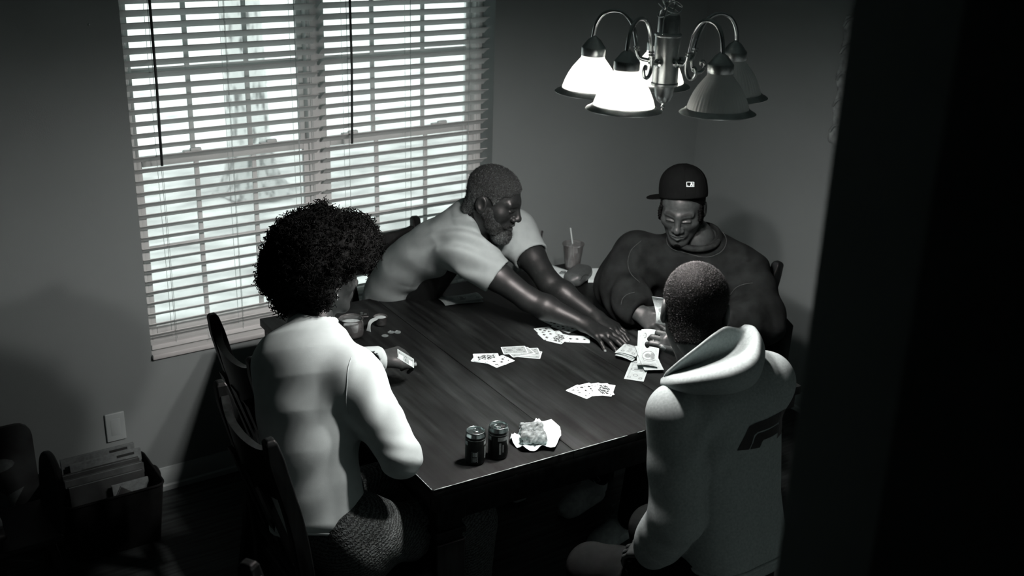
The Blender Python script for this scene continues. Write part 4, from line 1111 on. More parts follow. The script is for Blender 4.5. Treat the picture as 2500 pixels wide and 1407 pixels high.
def stubble(v, f, n, length, rad, tone, seed=1, tilt=.5):
    """short hairs standing on a scalp mesh: thin three-sided spikes (quads with a doubled tip)"""
    r = np.random.RandomState(seed); nr = vnormals(v, f); fi = r.randint(0, len(f), n); w = r.rand(n, 2)
    q = v[f[fi]]; p = (q[:, 0]*(1-w[:, :1])+q[:, 1]*w[:, :1])*(1-w[:, 1:])+(q[:, 3]*(1-w[:, :1])+q[:, 2]*w[:, :1])*w[:, 1:]
    d = nr[f[fi, 0]]+r.randn(n, 3)*tilt; d /= np.linalg.norm(d, axis=1, keepdims=True)
    u = np.cross(d, r.randn(n, 3)); u /= np.linalg.norm(u, axis=1, keepdims=True)+1e-9; s = np.cross(d, u)
    L = length*(.6+.8*r.rand(n, 1)); b = p-d*.001
    V = np.stack([b+u*rad, b-u*rad*.5+s*rad*.87, b-u*rad*.5-s*rad*.87, p+d*L], 1).reshape(-1, 3)
    k = np.arange(n)[:, None]*4; F = np.concatenate([k+np.array([[0, 1, 3, 3]]), k+np.array([[1, 2, 3, 3]]), k+np.array([[2, 0, 3, 3]])])
    return V, F[:, :3], np.repeat(tone(r, n), 4)
def person(name, label):
    e = empty(name); tag(e, label, 'person'); return e
def core(pts_r):
    """hidden trunk of the body under the clothes"""
    def fn(P):
        d = None
        for a, b, ra, rb in pts_r:
            e = s_cap(P, a, b, ra, rb); d = e if d is None else smin(d, e, .05)
        return d
    lo, hi = bounds([q for p in pts_r for q in p[:2]], .2); v, f = sdf_mesh(fn, lo, hi, .014); return v, f, np.full(len(v), .5, np.float32)
def cam_pt(u, v, d): return at(u, v, d=d)
def cam_hit(bv, u, v, off=0.0):
    c0 = Vector((0, 0, CAMH)); r = (at(u, v, d=1)-c0).normalized(); c, n, i, dd = bv.ray_cast(c0, r)
    return (c+n*off) if c else None
def cseam(bv, pts, r, m, par, nm='seam', off=.0005):
    """stitching that follows the cloth between the given photo points"""
    q = []
    q = [(p.x, p.y) for p in spline([(a, b, 0) for a, b in pts], 7)]; h = [cam_hit(bv, u, v, off) for u, v in q]; h = [x for x in h if x is not None]
    return tube(nm, h, r, m, par, 6) if len(h) > 3 else None
def put_body(parts, m, e):
    V, F, T = join_vf(parts); return np_mesh('body', V, F, m, e, T)
# ================================================================== cloth and hair materials
def knit(name, v, rough=.95, bump=.25, bscale=900, var=.08, scale=30, sheen=0, bdist=.001): return mat(name, v, rough, .06, 0, var, scale, bump=bump, bscale=bscale, sheen=sheen, bdist=bdist)
MT['sweater'] = knit('cream_sweater', .47, var=.05)
MT['tshirt'] = knit('pale_tshirt', .27, var=.06)
MT['washed'] = knit('washed_black_cotton', .010, var=.45, scale=22)
MT['hoodie'] = knit('grey_fleece', .27, var=.14, scale=160)
MT['denim'] = knit('dark_denim', .005, var=.35, scale=60)
MT['black_cotton'] = knit('black_cotton', .010, var=.2, scale=60)
MT['hair'] = mat('black_hair', .0025, .8, .06, 0, .3, 90)
MT['greyhair'] = toned('grey_hair', .006, .12, .8, .15, .5, 700, .004, speck=.75, speck_scale=330)
MT['buzz'] = toned('cropped_hair', .0010, .004, .7, .04, .6, 430, .002, speck=.6, speck_scale=520)
MT['stub'] = toned('hair_stubble', .002, .02, .4, .25)
MT['skin1'] = skin('deep_brown_skin', .012, .2)
MT['skin2'] = skin('dark_brown_skin', .026, .22)
MT['skin3'] = skin('brown_skin', .036, .26)
def knit_pants():
    m, nt, b = nodes_of('cable_knit'); setin(b, 'Base Color', g(.16)); setin(b, 'Roughness', .95); setin(b, 'Specular IOR Level', .1)
    tc = nt.nodes.new('ShaderNodeTexCoord'); mp = nt.nodes.new('ShaderNodeMapping'); mp.inputs['Rotation'].default_value = (0, .5, .3)
    nt.links.new(tc.outputs['Object'], mp.inputs[0])
    w = nt.nodes.new('ShaderNodeTexWave'); w.wave_type = 'BANDS'; w.bands_direction = 'Z'; w.wave_profile = 'SIN'; w.inputs['Scale'].default_value = 34; w.inputs['Distortion'].default_value = 5; w.inputs['Detail'].default_value = 1; w.inputs['Detail Scale'].default_value = 4.5
    nt.links.new(mp.outputs[0], w.inputs['Vector'])
    r = nt.nodes.new('ShaderNodeValToRGB'); r.color_ramp.elements[0].color = g(.035); r.color_ramp.elements[1].color = g(.11)
    nt.links.new(w.outputs['Fac'], r.inputs[0]); nt.links.new(r.outputs[0], b.inputs['Base Color'])
    bp = nt.nodes.new('ShaderNodeBump'); bp.inputs['Strength'].default_value = .8; bp.inputs['Distance'].default_value = .003
    nt.links.new(w.outputs['Fac'], bp.inputs['Height']); nt.links.new(bp.outputs[0], b.inputs['Normal']); return m
MT['cable'] = knit_pants()

def sleeve(P, d, a, b, ra, rb, k=.05):
    return smin(d, s_cap(P, a, b, ra, rb), k)
def open_end(P, d, p, dr, rin, depth=.05, k=.006):
    """cut the sleeve square at p (direction dr) and hollow it"""
    p, dr = Vector(p), Vector(dr).normalized()
    near = s_cap(P, p-dr*.02, p+dr*.12, .13)
    cut = (P-V3(p))@V3(dr)
    d = np.where(near < 0, smax(d, cut, .006), d)
    return smax(d, -s_cap(P, p-dr*depth, p+dr*.12, rin), k)

# ================================================================== the bearded man, reaching across (far side)
B = person('person', 'bearded grey-haired man in a pale T-shirt leaning over the table, reaching with both arms')
bRs, bLs = Vector((2.035, 3.225, 1.015)), Vector((2.325, 3.335, 1.02))
bRe, bRw = Vector((2.185, 3.030, .868)), Vector((2.318, 2.865, .803))
bLe, bLw = Vector((2.325, 3.100, .885)), Vector((2.392, 2.890, .806))
bN = Vector((2.110, 3.305, 1.105)); bP = Vector((1.95, 3.69, .56))
hB = Head((2.122, 3.182, 1.216), (.56, -.75, -.36), (0, 0, 1), 1.02, Vector((2.108, 3.300, 1.095)), .055, 1.12, 1.1, 1.05, .004, 1.15)
haR = Hand(bRw, (.14, -.97, -.10), (-.05, -.08, 1), 1, [(10, 14, 10), (6, 12, 10), (8, 14, 10), (12, 16, 12)], (9, 2, -6, -15), ((.75, .6, -.3), (.9, .25, -.3)), 1.06)
haL = Hand(bLw, (.18, -.96, -.16), (.1, -.1, 1), -1, [(12, 20, 14), (10, 20, 12), (12, 20, 14), (14, 22, 14)], (6, 1, -4, -9), ((.8, .5, -.3), (.9, .2, -.35)), .98)
def forearm(P, d): return d
parts = [hB.mesh(.0026),
         limb_mesh(haR, [(bRs, .054), (bRs.lerp(bRe, .5), .053), (bRe, .043), (bRe.lerp(bRw, .3), .045), (bRw, .027)], .0032),
         limb_mesh(haL, [(bLs, .054), (bLs.lerp(bLe, .5), .053), (bLe, .043), (bLe.lerp(bLw, .3), .045), (bLw, .027)], .0032),
         core([(bP, bN, .10, .07), (bRs, bLs, .05, .05), (bN, hB.w((0, -.03, -.08)), .05, .05)])]
put_body(parts, MT['skin1'], B)
def shirtB(P):
    d = loft(P, bP, bN+Vector((.0, 0, .012)), (.5, -.8, -.35), [(-.1, .160, .10, 0, -.01), (.0, .162, .10, 0, -.015), (.25, .155, .098, 0, -.085), (.5, .165, .105, .0, -.085), (.7, .172, .110, .0, -.045), (.88, .155, .095, 0, -.012), (1.0, .095, .078, 0, 0)])
    nk0 = hB.w((0, -.02, -.045)); nk1 = Vector((2.108, 3.300, 1.095))
    d = smin(d, s_cap(P, nk1, nk1.lerp(nk0, .60), .090, .0735), .05)
    sR = (bRe-bRs); sL = (bLe-bLs); eR = bRs+sR*.50; eL = bLs+sL*.50
    d = smin(d, s_cap(P, bRs-sR*.05, bRs+sR*.75, .078, .068), .07); d = smin(d, s_cap(P, bLs-sL*.05, bLs+sL*.75, .078, .068), .07)
    d = smin(d, s_cap(P, bRs, bLs, .07, .07), .06)
    d = d+folds(P, [bRs+Vector((-.02, -.02, .03)), bRs+Vector((-.05, .10, -.05))], .011, .11, 95, (.6, .5, .8))+folds(P, [bP.lerp(bN, .35), bP.lerp(bN, .7)], .009, .13, 60, (.4, -.3, .9), 1.3)
    d = open_end(P, d, eR, sR, .061, .06); d = open_end(P, d, eL, sL, .061, .06)
    d = smax(d, -s_cap(P, nk0, nk1.lerp(nk0, .25), .061, .0655), .005)
    d = smax(d, -s_cap(P, hB.w((0, .03, -.06)), hB.w((0, .04, -.16)), .055, .03), .012)
    return d
lo, hi = bounds([bP, bN, bRs, bLs, bRe, bLe], .2); v, f = sdf_mesh(shirtB, lo, hi, .0055); np_mesh('shirt', v, f, MT['tshirt'], B)
# collar band
def ringpts(c, ax, r, n=28, up=(0, 0, 1), el=1.0):
    ax = Vector(ax).normalized(); u = ax.orthogonal().normalized() if abs(ax.dot(Vector(up))) > .97 else ax.cross(Vector(up)).normalized(); w_ = ax.cross(u)
    return [Vector(c)+(u*math.cos(2*math.pi*i/n)+w_*el*math.sin(2*math.pi*i/n))*r for i in range(n+1)]
v, f = sdf_mesh(lambda P: hB.hair(P, .0055, (.066, -.010), .0026, 330), np.array(hB.c)-.15, np.array(hB.c)+.16, .0026)
Q = hB.loc(v.astype(np.float32)); tn = np.clip(.35+1.6*(-Q[:, 2]+.035)/.1+.25*wav(v.astype(np.float32), 60, 5, 2), .12, 1)
hb_o = np_mesh('hair', v, f, MT['greyhair'], B, tn*.45)
sv, sf, stn = stubble(v, f, 9000, .0045, .00055, lambda r, n: np.clip(r.rand(n)**1.6*1.1, .03, 1), 3, .8); np_mesh('hair_ends', sv, sf, MT['greyhair'], hb_o, stn)['kind'] = 'stuff'
def beard(P):
    Q = hB.loc(P); d, A = hB.skull(Q)
    d = smin(d, s_ell(Q, (0, .078, -.058), (.031, .021, .022)), .014); d = smin(d, s_ell(Q, (0, .075, -.112), (.028, .026, .026)), .03)
    d = d-.0075-.0028*wav(P, 380, 6, 6)
    zone = np.minimum(s_cap(A, (.062, .012, -.03), (.045, .045, -.075), .026, .030), s_ell(Q, (0, .075, -.108), (.044, .045, .036)))
    zone = np.minimum(zone, s_cap(A, (.004, .098, -.0445), (.030, .082, -.060), .0075, .009))
    d = smax(d, zone, .008); d = smax(d, -s_ell(Q, (0, .105, -.0575), (.023, .02, .0125)), .004)
    return d*hB.sc
v, f = sdf_mesh(beard, np.array(hB.c)-.17, np.array(hB.c)+.16, .0026)
Q = hB.loc(v.astype(np.float32)); tn = np.clip(.12+1.1*np.clip((-Q[:, 2]-.085)/.05, 0, 1)+.2*wav(v.astype(np.float32), 70, 5, 4), .02, 1); be_o = np_mesh('beard', v, f, MT['greyhair'], B, tn*.6)
sv, sf, stn = stubble(v, f, 4500, .0055, .00055, lambda r, n: np.clip(r.rand(n)*.9, .03, 1), 9, .8); np_mesh('hair_ends', sv, sf, MT['greyhair'], be_o, stn*.6)['kind'] = 'stuff'
def trousers(hips, knees, ankles, m, e, r=(.095, .07, .05), pel=.14, h=.012, extra=None, nm='trousers'):
    pc = (Vector(hips[0])+Vector(hips[1]))/2
    def fn(P):
        d = s_cap(P, hips[0], hips[1], pel*.86, pel*.86)
        for a, b, c in zip(hips, knees, ankles): d = smin(d, s_poly(P, [a, b, c], [r[0], r[1], r[2]], .02), .04)
        return extra(P, d) if extra else d
    lo, hi = bounds(list(hips)+list(knees)+list(ankles), .17); v, f = sdf_mesh(fn, lo, hi, h); return np_mesh(nm, v, f, m, e)
def shoe(name, heel, toe, m, e, h=.006):
    heel, toe = Vector(heel), Vector(toe); dr = (toe-heel).normalized(); rt = dr.cross(Vector((0, 0, 1))); R3 = np.array([[dr[i], rt[i], (0, 0, 1)[i]] for i in range(3)], np.float32); L = (toe-heel).length
    c0 = heel+Vector((0, 0, 0))
    def fn(P):
        Q = (P-V3(c0))@R3
        sole = s_box(Q, (L*.5, 0, .014), (L*.5+.012, .045, .014), .012)
        sole = np.maximum(sole, s_ell(Q, (L*.5, 0, .014), (L*.62, .052, .2)))
        up = s_cap(Q, (.03, 0, .055), (L*.72, 0, .040), .042, .036); up = smin(up, s_ell(Q, (L*.82, 0, .034), (.062, .042, .030)), .02); up = smin(up, s_cap(Q, (.025, 0, .05), (.02, 0, .10), .042, .045), .02)
        up = np.maximum(up, -(Q[:, 2]-.012)); up = smax(up, -s_cap(Q, (.02, 0, .10), (.02, 0, .2), .036), .006)
        return np.minimum(sole, up)
    lo, hi = bounds([heel, toe], .1); hi[2] = .2; lo[2] = -.01; v, f = sdf_mesh(fn, lo, hi, h); o = np_mesh(name, v, f, m, e)
    for i in range(4):
        p = c0+dr*(L*(.30+.10*i))+Vector((0, 0, .103-.009*i))
        tube('lace', spline([p-rt*.028-Vector((0, 0, .012)), p-rt*.012+Vector((0, 0, .001)), p+rt*.012+Vector((0, 0, .001)), p+rt*.028-Vector((0, 0, .012))], 4), .0020, MT['suede'], o, 6)
    p = c0+dr*(L*.28)+Vector((0, 0, .112))
    for s in (-1, 1): tube('lace', spline([p, p+rt*s*.02+Vector((0, 0, .014)), p+rt*s*.045+Vector((0, 0, -.004)), p+rt*s*.03-Vector((0, 0, .012))], 5), .0018, MT['suede'], o, 6)
    return o
MT['suede'] = mat('pale_suede', .34, .9, .15, var=.2, scale=40, bump=.2, bscale=400, bdist=.001)
trousers([bP+Vector((-.085, -.04, -.03)), bP+Vector((.085, .03, -.03))], [(1.98, 3.17, .53), (2.16, 3.23, .53)], [(1.98, 3.2, .1), (2.18, 3.26, .1)], MT['denim'], B)
shoe('shoe', (1.98, 3.24, 0), (1.98, 3.0, 0), MT['suede'], B, .009); shoe('shoe', (2.18, 3.30, 0), (2.2, 3.06, 0), MT['suede'], B, .009)

# ================================================================== curly-haired person in the pale sweater (left side)
A_ = person('person', 'curly-haired person in a pale sweater sitting with their back to the viewer on the left')
def deeper(v, k): return Vector((v[0]*k, v[1]*k, CAMH-(CAMH-v[2])*k))
aP, aN = at(778, 1262, d=3.06), at(764, 792, d=3.19)
hA = Head(at(797, 674, d=3.20), (.97, .12, -.20), (0, 0, 1), .95, (0, -.055, -.135), .050, .95, 1.05, .92)
aF = Vector((.78, .62, 0))
aRs, aRe, aRw = at(868, 922, d=3.04), Vector((1.262, 2.318, .832)), Vector((1.315, 2.555, .822))
aLs, aLe, aLw = at(690, 884, d=3.15), Vector((1.26, 2.92, .86)), Vector((1.475, 2.835, .872))
hAL = Hand(aLw, (.985, .03, -.05), (.0, -.45, .9), -1, [(35, 55, 30), (45, 65, 40), (55, 70, 45), (60, 70, 45)], (3, 0, -2, -4), ((.85, .45, -.05), (.95, -.15, -.2)), .93)
hAR = Hand(aRw, (.25, .95, 0), (0, 0, 1), 1, [(20, 30, 20)]*4, sc=.93)
put_body([hA.mesh(.0028), limb_mesh(hAL, [(aLe, .036), (aLw, .025)], .003), limb_mesh(hAR, [(aRe, .036), (aRw, .025)], .004),
          core([(aP, aN, .09, .05), (aRs, aLs, .045, .045), (aRs, aRe, .04, .035), (aLs, aLe, .04, .035), (aN, hA.w((0, -.03, -.07)), .045, .045)])], MT['skin2'], A_)
def sweaterA(P):
    d = loft(P, aP, aN+Vector((0, 0, .004)), aF, [(-.04, .138, .112, 0, .0), (.10, .138, .112, 0, -.012), (.30, .140, .112, 0, -.035), (.50, .148, .110, 0, -.050), (.68, .155, .102, 0, -.052), (.82, .148, .090, 0, -.042), (.93, .118, .080, 0, -.026), (1.0, .072, .066, 0, -.002)])
    d = smin(d, s_cap(P, aRs, aLs, .064, .058), .09)
    d = smin(d, s_poly(P, [aRs, aRs.lerp(aRe, .5), aRe, aRe.lerp(aRw, .5), aRw], [.070, .064, .056, .052, .036], .02), .05)
    d = smin(d, s_poly(P, [aLs, aLs.lerp(aLe, .5), aLe, aLe.lerp(aLw, .6), aLw], [.062, .060, .054, .047, .041], .02), .05)
    # creases: armpit and upper sleeve, waist, lower back
    d = d+folds(P, [aRs+Vector((0, -.02, -.02)), aRs.lerp(aRe, .55)], .0052, .085, 110, (.75, .15, -.62))
    d = d+folds(P, [aRe, aRe.lerp(aRw, .3)], .003, .06, 150, (.3, .3, .9), .5)
    d = d+folds(P, [aP+Vector((-.06, -.08, .16)), aP+Vector((.03, -.12, .10)), aP+Vector((0, -.08, .02))], .0034, .12, 62, (-.5, .3, .8), .4)
    d = d+folds(P, [aP.lerp(aN, .5)+Vector((.02, -.14, 0)), aP.lerp(aN, .5)+Vector((-.1, -.03, .02))], .003, .14, 46, (-.2, .3, .95), 1.9)
    d = d-.004*np.exp(-(s_cap(P, cam_pt(690, 832, 3.10), cam_pt(745, 850, 3.06), 0)/.016)**2)
    # raised armhole seam on the near shoulder
    d = d-.0028*np.exp(-(np.abs(s_poly(P, [aRs+Vector((-.02, .02, .075)), aRs+Vector((-.05, -.03, -.0)), aRs+Vector((-.02, -.03, -.10))], [0, 0, 0]))/.006)**2)
    d = open_end(P, d, aLw+Vector((.004, 0, 0)), (.985, .03, -.05), .031, .05)
    d = smax(d, -s_cap(P, aN+Vector((.005, 0, -.03)), aN+Vector((.02, 0, .12)), .052, .056), .008)
    bl = aRs.lerp(aRe, .2)
    return d
lo, hi = bounds([aP+Vector((0, 0, -.03)), aN, aRs, aLs, aRe, aLe, aLw, aRw], .17); v, f = sdf_mesh(sweaterA, lo, hi, .0048); sw = np_mesh('sweater', v, f, MT['sweater'], A_)
BV = BVHTree.FromPolygons([Vector(q) for q in v], [tuple(int(k) for k in q) for q in f])
def on_surf(bv, pts, off): 
    out = []
    for p in pts:
        c, n, i, dd = bv.find_nearest(Vector(p)); out.append(c+n*off)
    return out
def seam(bv, pts, r, m, par, nm='seam', off=.0, n=6): return tube(nm, on_surf(bv, spline(pts, n), off), r, m, par, 6)
cseam(BV, [(858, 872), (850, 900), (847, 940), (845, 985), (852, 1012)], .0010, MT['sweater'], sw)
ra = [aN+Vector((.010, .004, .014))+q for q in ringpts((0, 0, 0), (.25, .15, 1), .060, 32)]
tube('collar', ra, .0075, MT['sweater'], sw, 10)
tube('hem_band', on_surf(BV, [Vector((aP.x-.02+.14*math.cos(t), aP.y+.15*math.sin(t), aP.z+.0+.03*math.cos(t))) for t in np.linspace(0, 6.283, 60)], .0), .006, MT['sweater'], sw, 8)
# trousers, knitted
aHr, aHl = aP+Vector((.075, -.085, -.05)), aP+Vector((.03, .10, -.05))
aKr, aKl = Vector((1.535, 2.375, .515)), Vector((1.54, 2.66, .53))
trousers([aHr, aHl], [aKr, aKl], [(1.52, 2.37, .09), (1.52, 2.66, .09)], MT['cable'], A_, (.094, .072, .058), .145, .008,
         lambda P, d: d+folds(P, [aHr, aHr.lerp(aKr, .5)], .008, .12, 60, (.8, -.3, .5))+folds(P, [aHr.lerp(aKr, .5), aKr], .004, .1, 80, (.9, .2, .3), 1))
shoe('shoe', (1.50, 2.37, 0), (1.73, 2.38, 0), MT['suede'], A_, .009); shoe('shoe', (1.50, 2.66, 0), (1.73, 2.68, 0), MT['suede'], A_, .009)
# big curly hair
hc = at(776, 634, d=3.20)
def afro(P):
    d = s_ell(P, hc, (.152, .154, .146)); d = smin(d, s_ell(P, hc+Vector((-.04, .045, -.075)), (.10, .105, .09)), .06)
    d = smin(d, s_ell(P, hc+Vector((.08, -.02, .038)), (.092, .10, .09)), .05)
    d = d-.022*wav(P, 28, 6, 1)-.013*wav(P, 66, 6, 8)-.006*wav(P, 170, 6, 14)
    d = smax(d, -s_ell(P, hA.w((.04, .110, -.045)), (.090, .095, .085)), .015)
    d = smax(d, -s_ell(P, hA.w((.10, .03, -.055)), (.060, .065, .068)), .015)
    d = smax(d, -s_ell(P, hA.w((.06, -.02, -.15)), (.07, .06, .07)), .02); d = smax(d, -s_ell(P, at(824, 716, d=3.09), (.034, .034, .034)), .012)
    d = smax(d, -s_cap(P, at(864, 690, d=3.10), at(860, 780, d=3.10), .060), .012); d = smax(d, -s_cap(P, at(884, 655, d=3.20), at(884, 760, d=3.22), .045), .015)
    return d
v, f = sdf_mesh(afro, np.array(hc)-.24, np.array(hc)+.24, .0045)
hv = v; rng = np.random.RandomState(7); tri = [(hv, f, None)]
nr = np.zeros_like(hv); fn_ = np.cross(hv[f[:, 1]]-hv[f[:, 0]], hv[f[:, 2]]-hv[f[:, 0]])
for k in range(4): np.add.at(nr, f[:, k], fn_)
nr /= np.linalg.norm(nr, axis=1, keepdims=True)+1e-9
CV, CF = [], []
for i in rng.choice(len(hv), min(len(hv), 5200), replace=False):
    p = Vector(hv[i]); n = Vector(nr[i]); n = (n+Vector(rng.randn(3)*.45)).normalized()
    if n.dot(Vector(nr[i])) < .2: continue
    u = n.orthogonal().normalized(); w_ = n.cross(u); L = rng.uniform(.010, .027); R0 = rng.uniform(.003, .0062); tw = rng.uniform(6, 11); ph_ = rng.rand()*6.3
    pts = [p-n*.006+n*L*t+(u*math.cos(ph_+tw*t)+w_*math.sin(ph_+tw*t))*R0*min(1, .3+t*1.4) for t in np.linspace(0, 1, 11)]
    V_, F_ = tube_vf(pts, rng.uniform(.0010, .0015), 3, False); o = len(CV); CV += [tuple(q) for q in V_]; CF += [tuple(a+o for a in q) for q in F_]
V, F, T = join_vf([(hv, f, None), (np.array(CV), np.array(CF), None)]); np_mesh('hair', V, F, MT['hair'], A_)
V, F = ring_vf(hA.w((.081, -.006, -.042)), .0085, .0100, .0016, Matrix.Rotation(1.2, 4, 'Z'), 22, 6); from_py('earring', V, F, MT['chrome'], A_, True)
# folded bill in the fist
q0 = at(958, 886, d=3.40)
def fbill(u, v, q0=q0):
    a = (u-.5)*.070; b = (v-.5)*.045
    return q0+Vector((.028+a*.55+b*.2, -.034-a*.5+b*.35, .010-a*.42+.5*abs(b)+b*.5))
bill('dollar_bill', fbill, 'creased dollar bill held in the sweater wearer\'s fist', None, nu=12, span=(0, 1))

# ================================================================== person in the black cap (right side)
C_ = person('person', 'person in a backwards black cap and washed black sweatshirt, looking down at the table')
cP, cN = Vector((2.935, 2.90, .57)), Vector((2.790, 2.815, 1.065))
cF = Vector((-.77, -.635, 0))
hC = Head((2.702, 2.815, 1.196), (-.72, -.58, -.36), (.0, .0, 1), 1.0, (0, -.058, -.125), .054, 1.0, 1.1, .95, 0, 1)
cRs, cRe, cRw = Vector((2.655, 2.985, .975)), Vector((2.568, 2.98, .862)), Vector((2.505, 2.800, .838))
cLs, cLe, cLw = Vector((2.900, 2.665, .960)), Vector((2.905, 2.560, .80)), Vector((2.70, 2.53, .86))
hCR = Hand(cRw, (.12, -.93, -.22), (-.72, -.2, .66), 1, [(22, 38, 24), (28, 44, 28), (32, 48, 30), (36, 50, 30)], (4, 0, -3, -6), ((.72, .55, .25), (.9, .3, .2)), .98)
hCL = Hand(cLw, (-.9, .1, .1), (0, -.3, .9), -1, [(40, 50, 30)]*4, sc=.98)
put_body([hC.mesh(.0024), limb_mesh(hCR, [(cRe, .036), (cRw, .026)], .003), limb_mesh(hCL, [(cLe, .036), (cLw, .026)], .004),
          core([(cP, cN, .10, .06), (cRs, cLs, .05, .05), (cRs, cRe, .045, .04), (cLs, cLe, .045, .04), (cN, hC.w((0, -.03, -.07)), .05, .05)])], MT['skin3'], C_)
def sweatC(P):
    d = loft(P, cP, cN+Vector((0, 0, .012)), cF, [(-.1, .165, .13, 0, 0), (.2, .18, .13, 0, 0), (.5, .195, .128, 0, 0), (.78, .20, .115, 0, 0), (.92, .155, .095, 0, 0), (1.0, .092, .082, 0, 0)])
    d = smin(d, s_cap(P, cRs, cLs, .078, .078), .07)
    d = smin(d, s_poly(P, [cRs, cRs.lerp(cRe, .5), cRe, cRe.lerp(cRw, .55), cRe.lerp(cRw, .82), cRw], [.086, .083, .080, .070, .056, .042], .06), .05)
    d = smin(d, s_poly(P, [cLs, cLs.lerp(cLe, .5), cLe, cLe.lerp(cLw, .6), cLw], [.086, .082, .078, .064, .042], .06), .05)
    d = d+folds(P, [cRs.lerp(cRe, .4), cRe, cRe.lerp(cRw, .7)], .011, .09, 80, (.3, .75, -.6))+folds(P, [cLs, cLe], .010, .09, 70, (.2, .5, .85), 1.1)+folds(P, [cP.lerp(cN, .5), cP.lerp(cN, .8)], .007, .16, 46, (.5, -.4, .75), .5)
    d = d-.003*np.exp(-(np.abs(s_poly(P, [cRs+Vector((.03, .04, .07)), cRs+Vector((-.04, -.05, .02)), cRs+Vector((-.03, -.07, -.09))], [0]*3))/.007)**2)
    d = open_end(P, d, cRw+Vector((.002, -.012, -.003)), (.12, -.93, -.22), .033, .04)
    d = smax(d, -s_cap(P, cN+Vector((0, 0, -.02)), cN+Vector((-.03, -.025, .13)), .068, .075), .008)
    return d
lo, hi = bounds([cP, cN, cRs, cLs, cRe, cLe, cRw, cLw], .17); v, f = sdf_mesh(sweatC, lo, hi, .0052); swc = np_mesh('sweatshirt', v, f, MT['washed'], C_)
BVC = BVHTree.FromPolygons([Vector(q) for q in v], [tuple(int(k) for k in q) for q in f])
MT['ribbing'] = knit('washed_ribbing', .017, var=.4, scale=60); MT['stitch'] = mat('worn_stitching', .035, .9, .2, var=.4, scale=200)
nx = (cF*.22+Vector((0, 0, 1))).normalized(); rp_ = ringpts(cN+cF*.026+Vector((0, 0, .012)), nx, .080, 40); tube('neck_ribbing', rp_, .0115, MT['ribbing'], swc, 10)
tube('stitching', on_surf(BVC, ringpts(cN+cF*.03+Vector((0, 0, .0)), nx, .110, 44), .001), .0016, MT['stitch'], swc, 6)
cseam(BVC, [(1566, 588), (1542, 610), (1533, 640), (1540, 668), (1562, 690)], .0013, MT['stitch'], swc, 'stitching')
cseam(BVC, [(1782, 722), (1796, 704), (1815, 695), (1838, 691)], .0015, MT['stitch'], swc, 'stitching')
cseam(BVC, [(1516, 745), (1520, 730), (1532, 719), (1550, 714)], .0015, MT['stitch'], swc, 'stitching')
# cap worn backwards
capdir = Vector((-.20, -.96, .20)).normalized()     # where the cap's back logo faces
MT['cap'] = mat('black_wool_cap', .0035, .95, .04, 0, .2, 120, bump=.2, bscale=700, bdist=.0008)
Rc = frame(-capdir, (0, 0, 1)); cc = hC.w((0, -.012, .076))
def capf(P):
    Q = (P-V3(cc))@Rc
    d = s_ell(Q, (0, 0, -.008), (.084, .098, .092)); d = smin(d, s_ell(Q, (0, 0, .035), (.070, .082, .055)), .03)
    zc_ = -.030+.06*np.clip(Q[:, 1], -.1, .1)*0
    d = smax(d, -(Q[:, 2]+.026), .004); d = smax(d, -s_ell(Q, (0, 0, -.012), (.079, .092, .077)), .003)
    return np.minimum(d, s_ell(Q, (0, 0, .090), (.006, .006, .003)))
v, f = sdf_mesh(capf, np.array(cc)-.16, np.array(cc)+.16, .003); cap_o = np_mesh('cap', v, f, MT['cap'], C_)
BVP = BVHTree.FromPolygons([Vector(q) for q in v], [tuple(int(k) for k in q) for q in f])
def brimf(P):
    Q = (P-V3(cc))@Rc
    cz = -.030-.9*Q[:, 0]**2
    return np.maximum(np.maximum(np.abs(Q[:, 2]-cz)-.0028, s_ell(Q*V3((1, 1, .2)), (0, .125, -.006), (.072, .072, .2))), -(s_ell(Q*V3((1, 1, .2)), (0, 0, 0), (.084, .097, .2))))
v, f = sdf_mesh(brimf, np.array(cc)-.22, np.array(cc)+.22, .0032); np_mesh('brim', v, f, MT['cap'], cap_o)
for k in range(6):
    a = k*math.pi/3; seam(BVP, [cc+Vector((Rc@V3((.11*math.sin(p_)*math.cos(a), .12*math.sin(p_)*math.sin(a), .11*math.cos(p_)-.012))).tolist()) for p_ in (.1, .5, .9, 1.3, 1.6)], .0009, MT['cap'], cap_o)
# white outlined league badge on the back of the cap
lc = at(1686, 450, d=3.86); lx = _Rt.copy(); ly = _Up.copy()
def cap_map(a, b):
    o_ = lc+lx*a+ly*b-_F*.4; c_, n_, i_, d_ = BVP.ray_cast(o_, _F)
    return (c_+n_*.0008) if c_ else o_
MT['thread'] = mat('white_thread', .7, .8, .2, var=.1, scale=300)
P = Print(cap_map); P.frame(-.0135, -.0085, .0135, .0085, .0016, 4)
P.poly([(-.002, -.006), (.002, .004), (.0, .006), (.004, .0065), (.006, .003), (.009, -.006), (.006, -.006), (.004, -.001), (.001, -.006)]); P.poly([(.008, .005), (.0095, .006), (.011, -.005), (.0095, -.005)]); P.disc(-.009, -.004, .0014, .0014, 8)
P.make('badge', MT['thread'], cap_o)
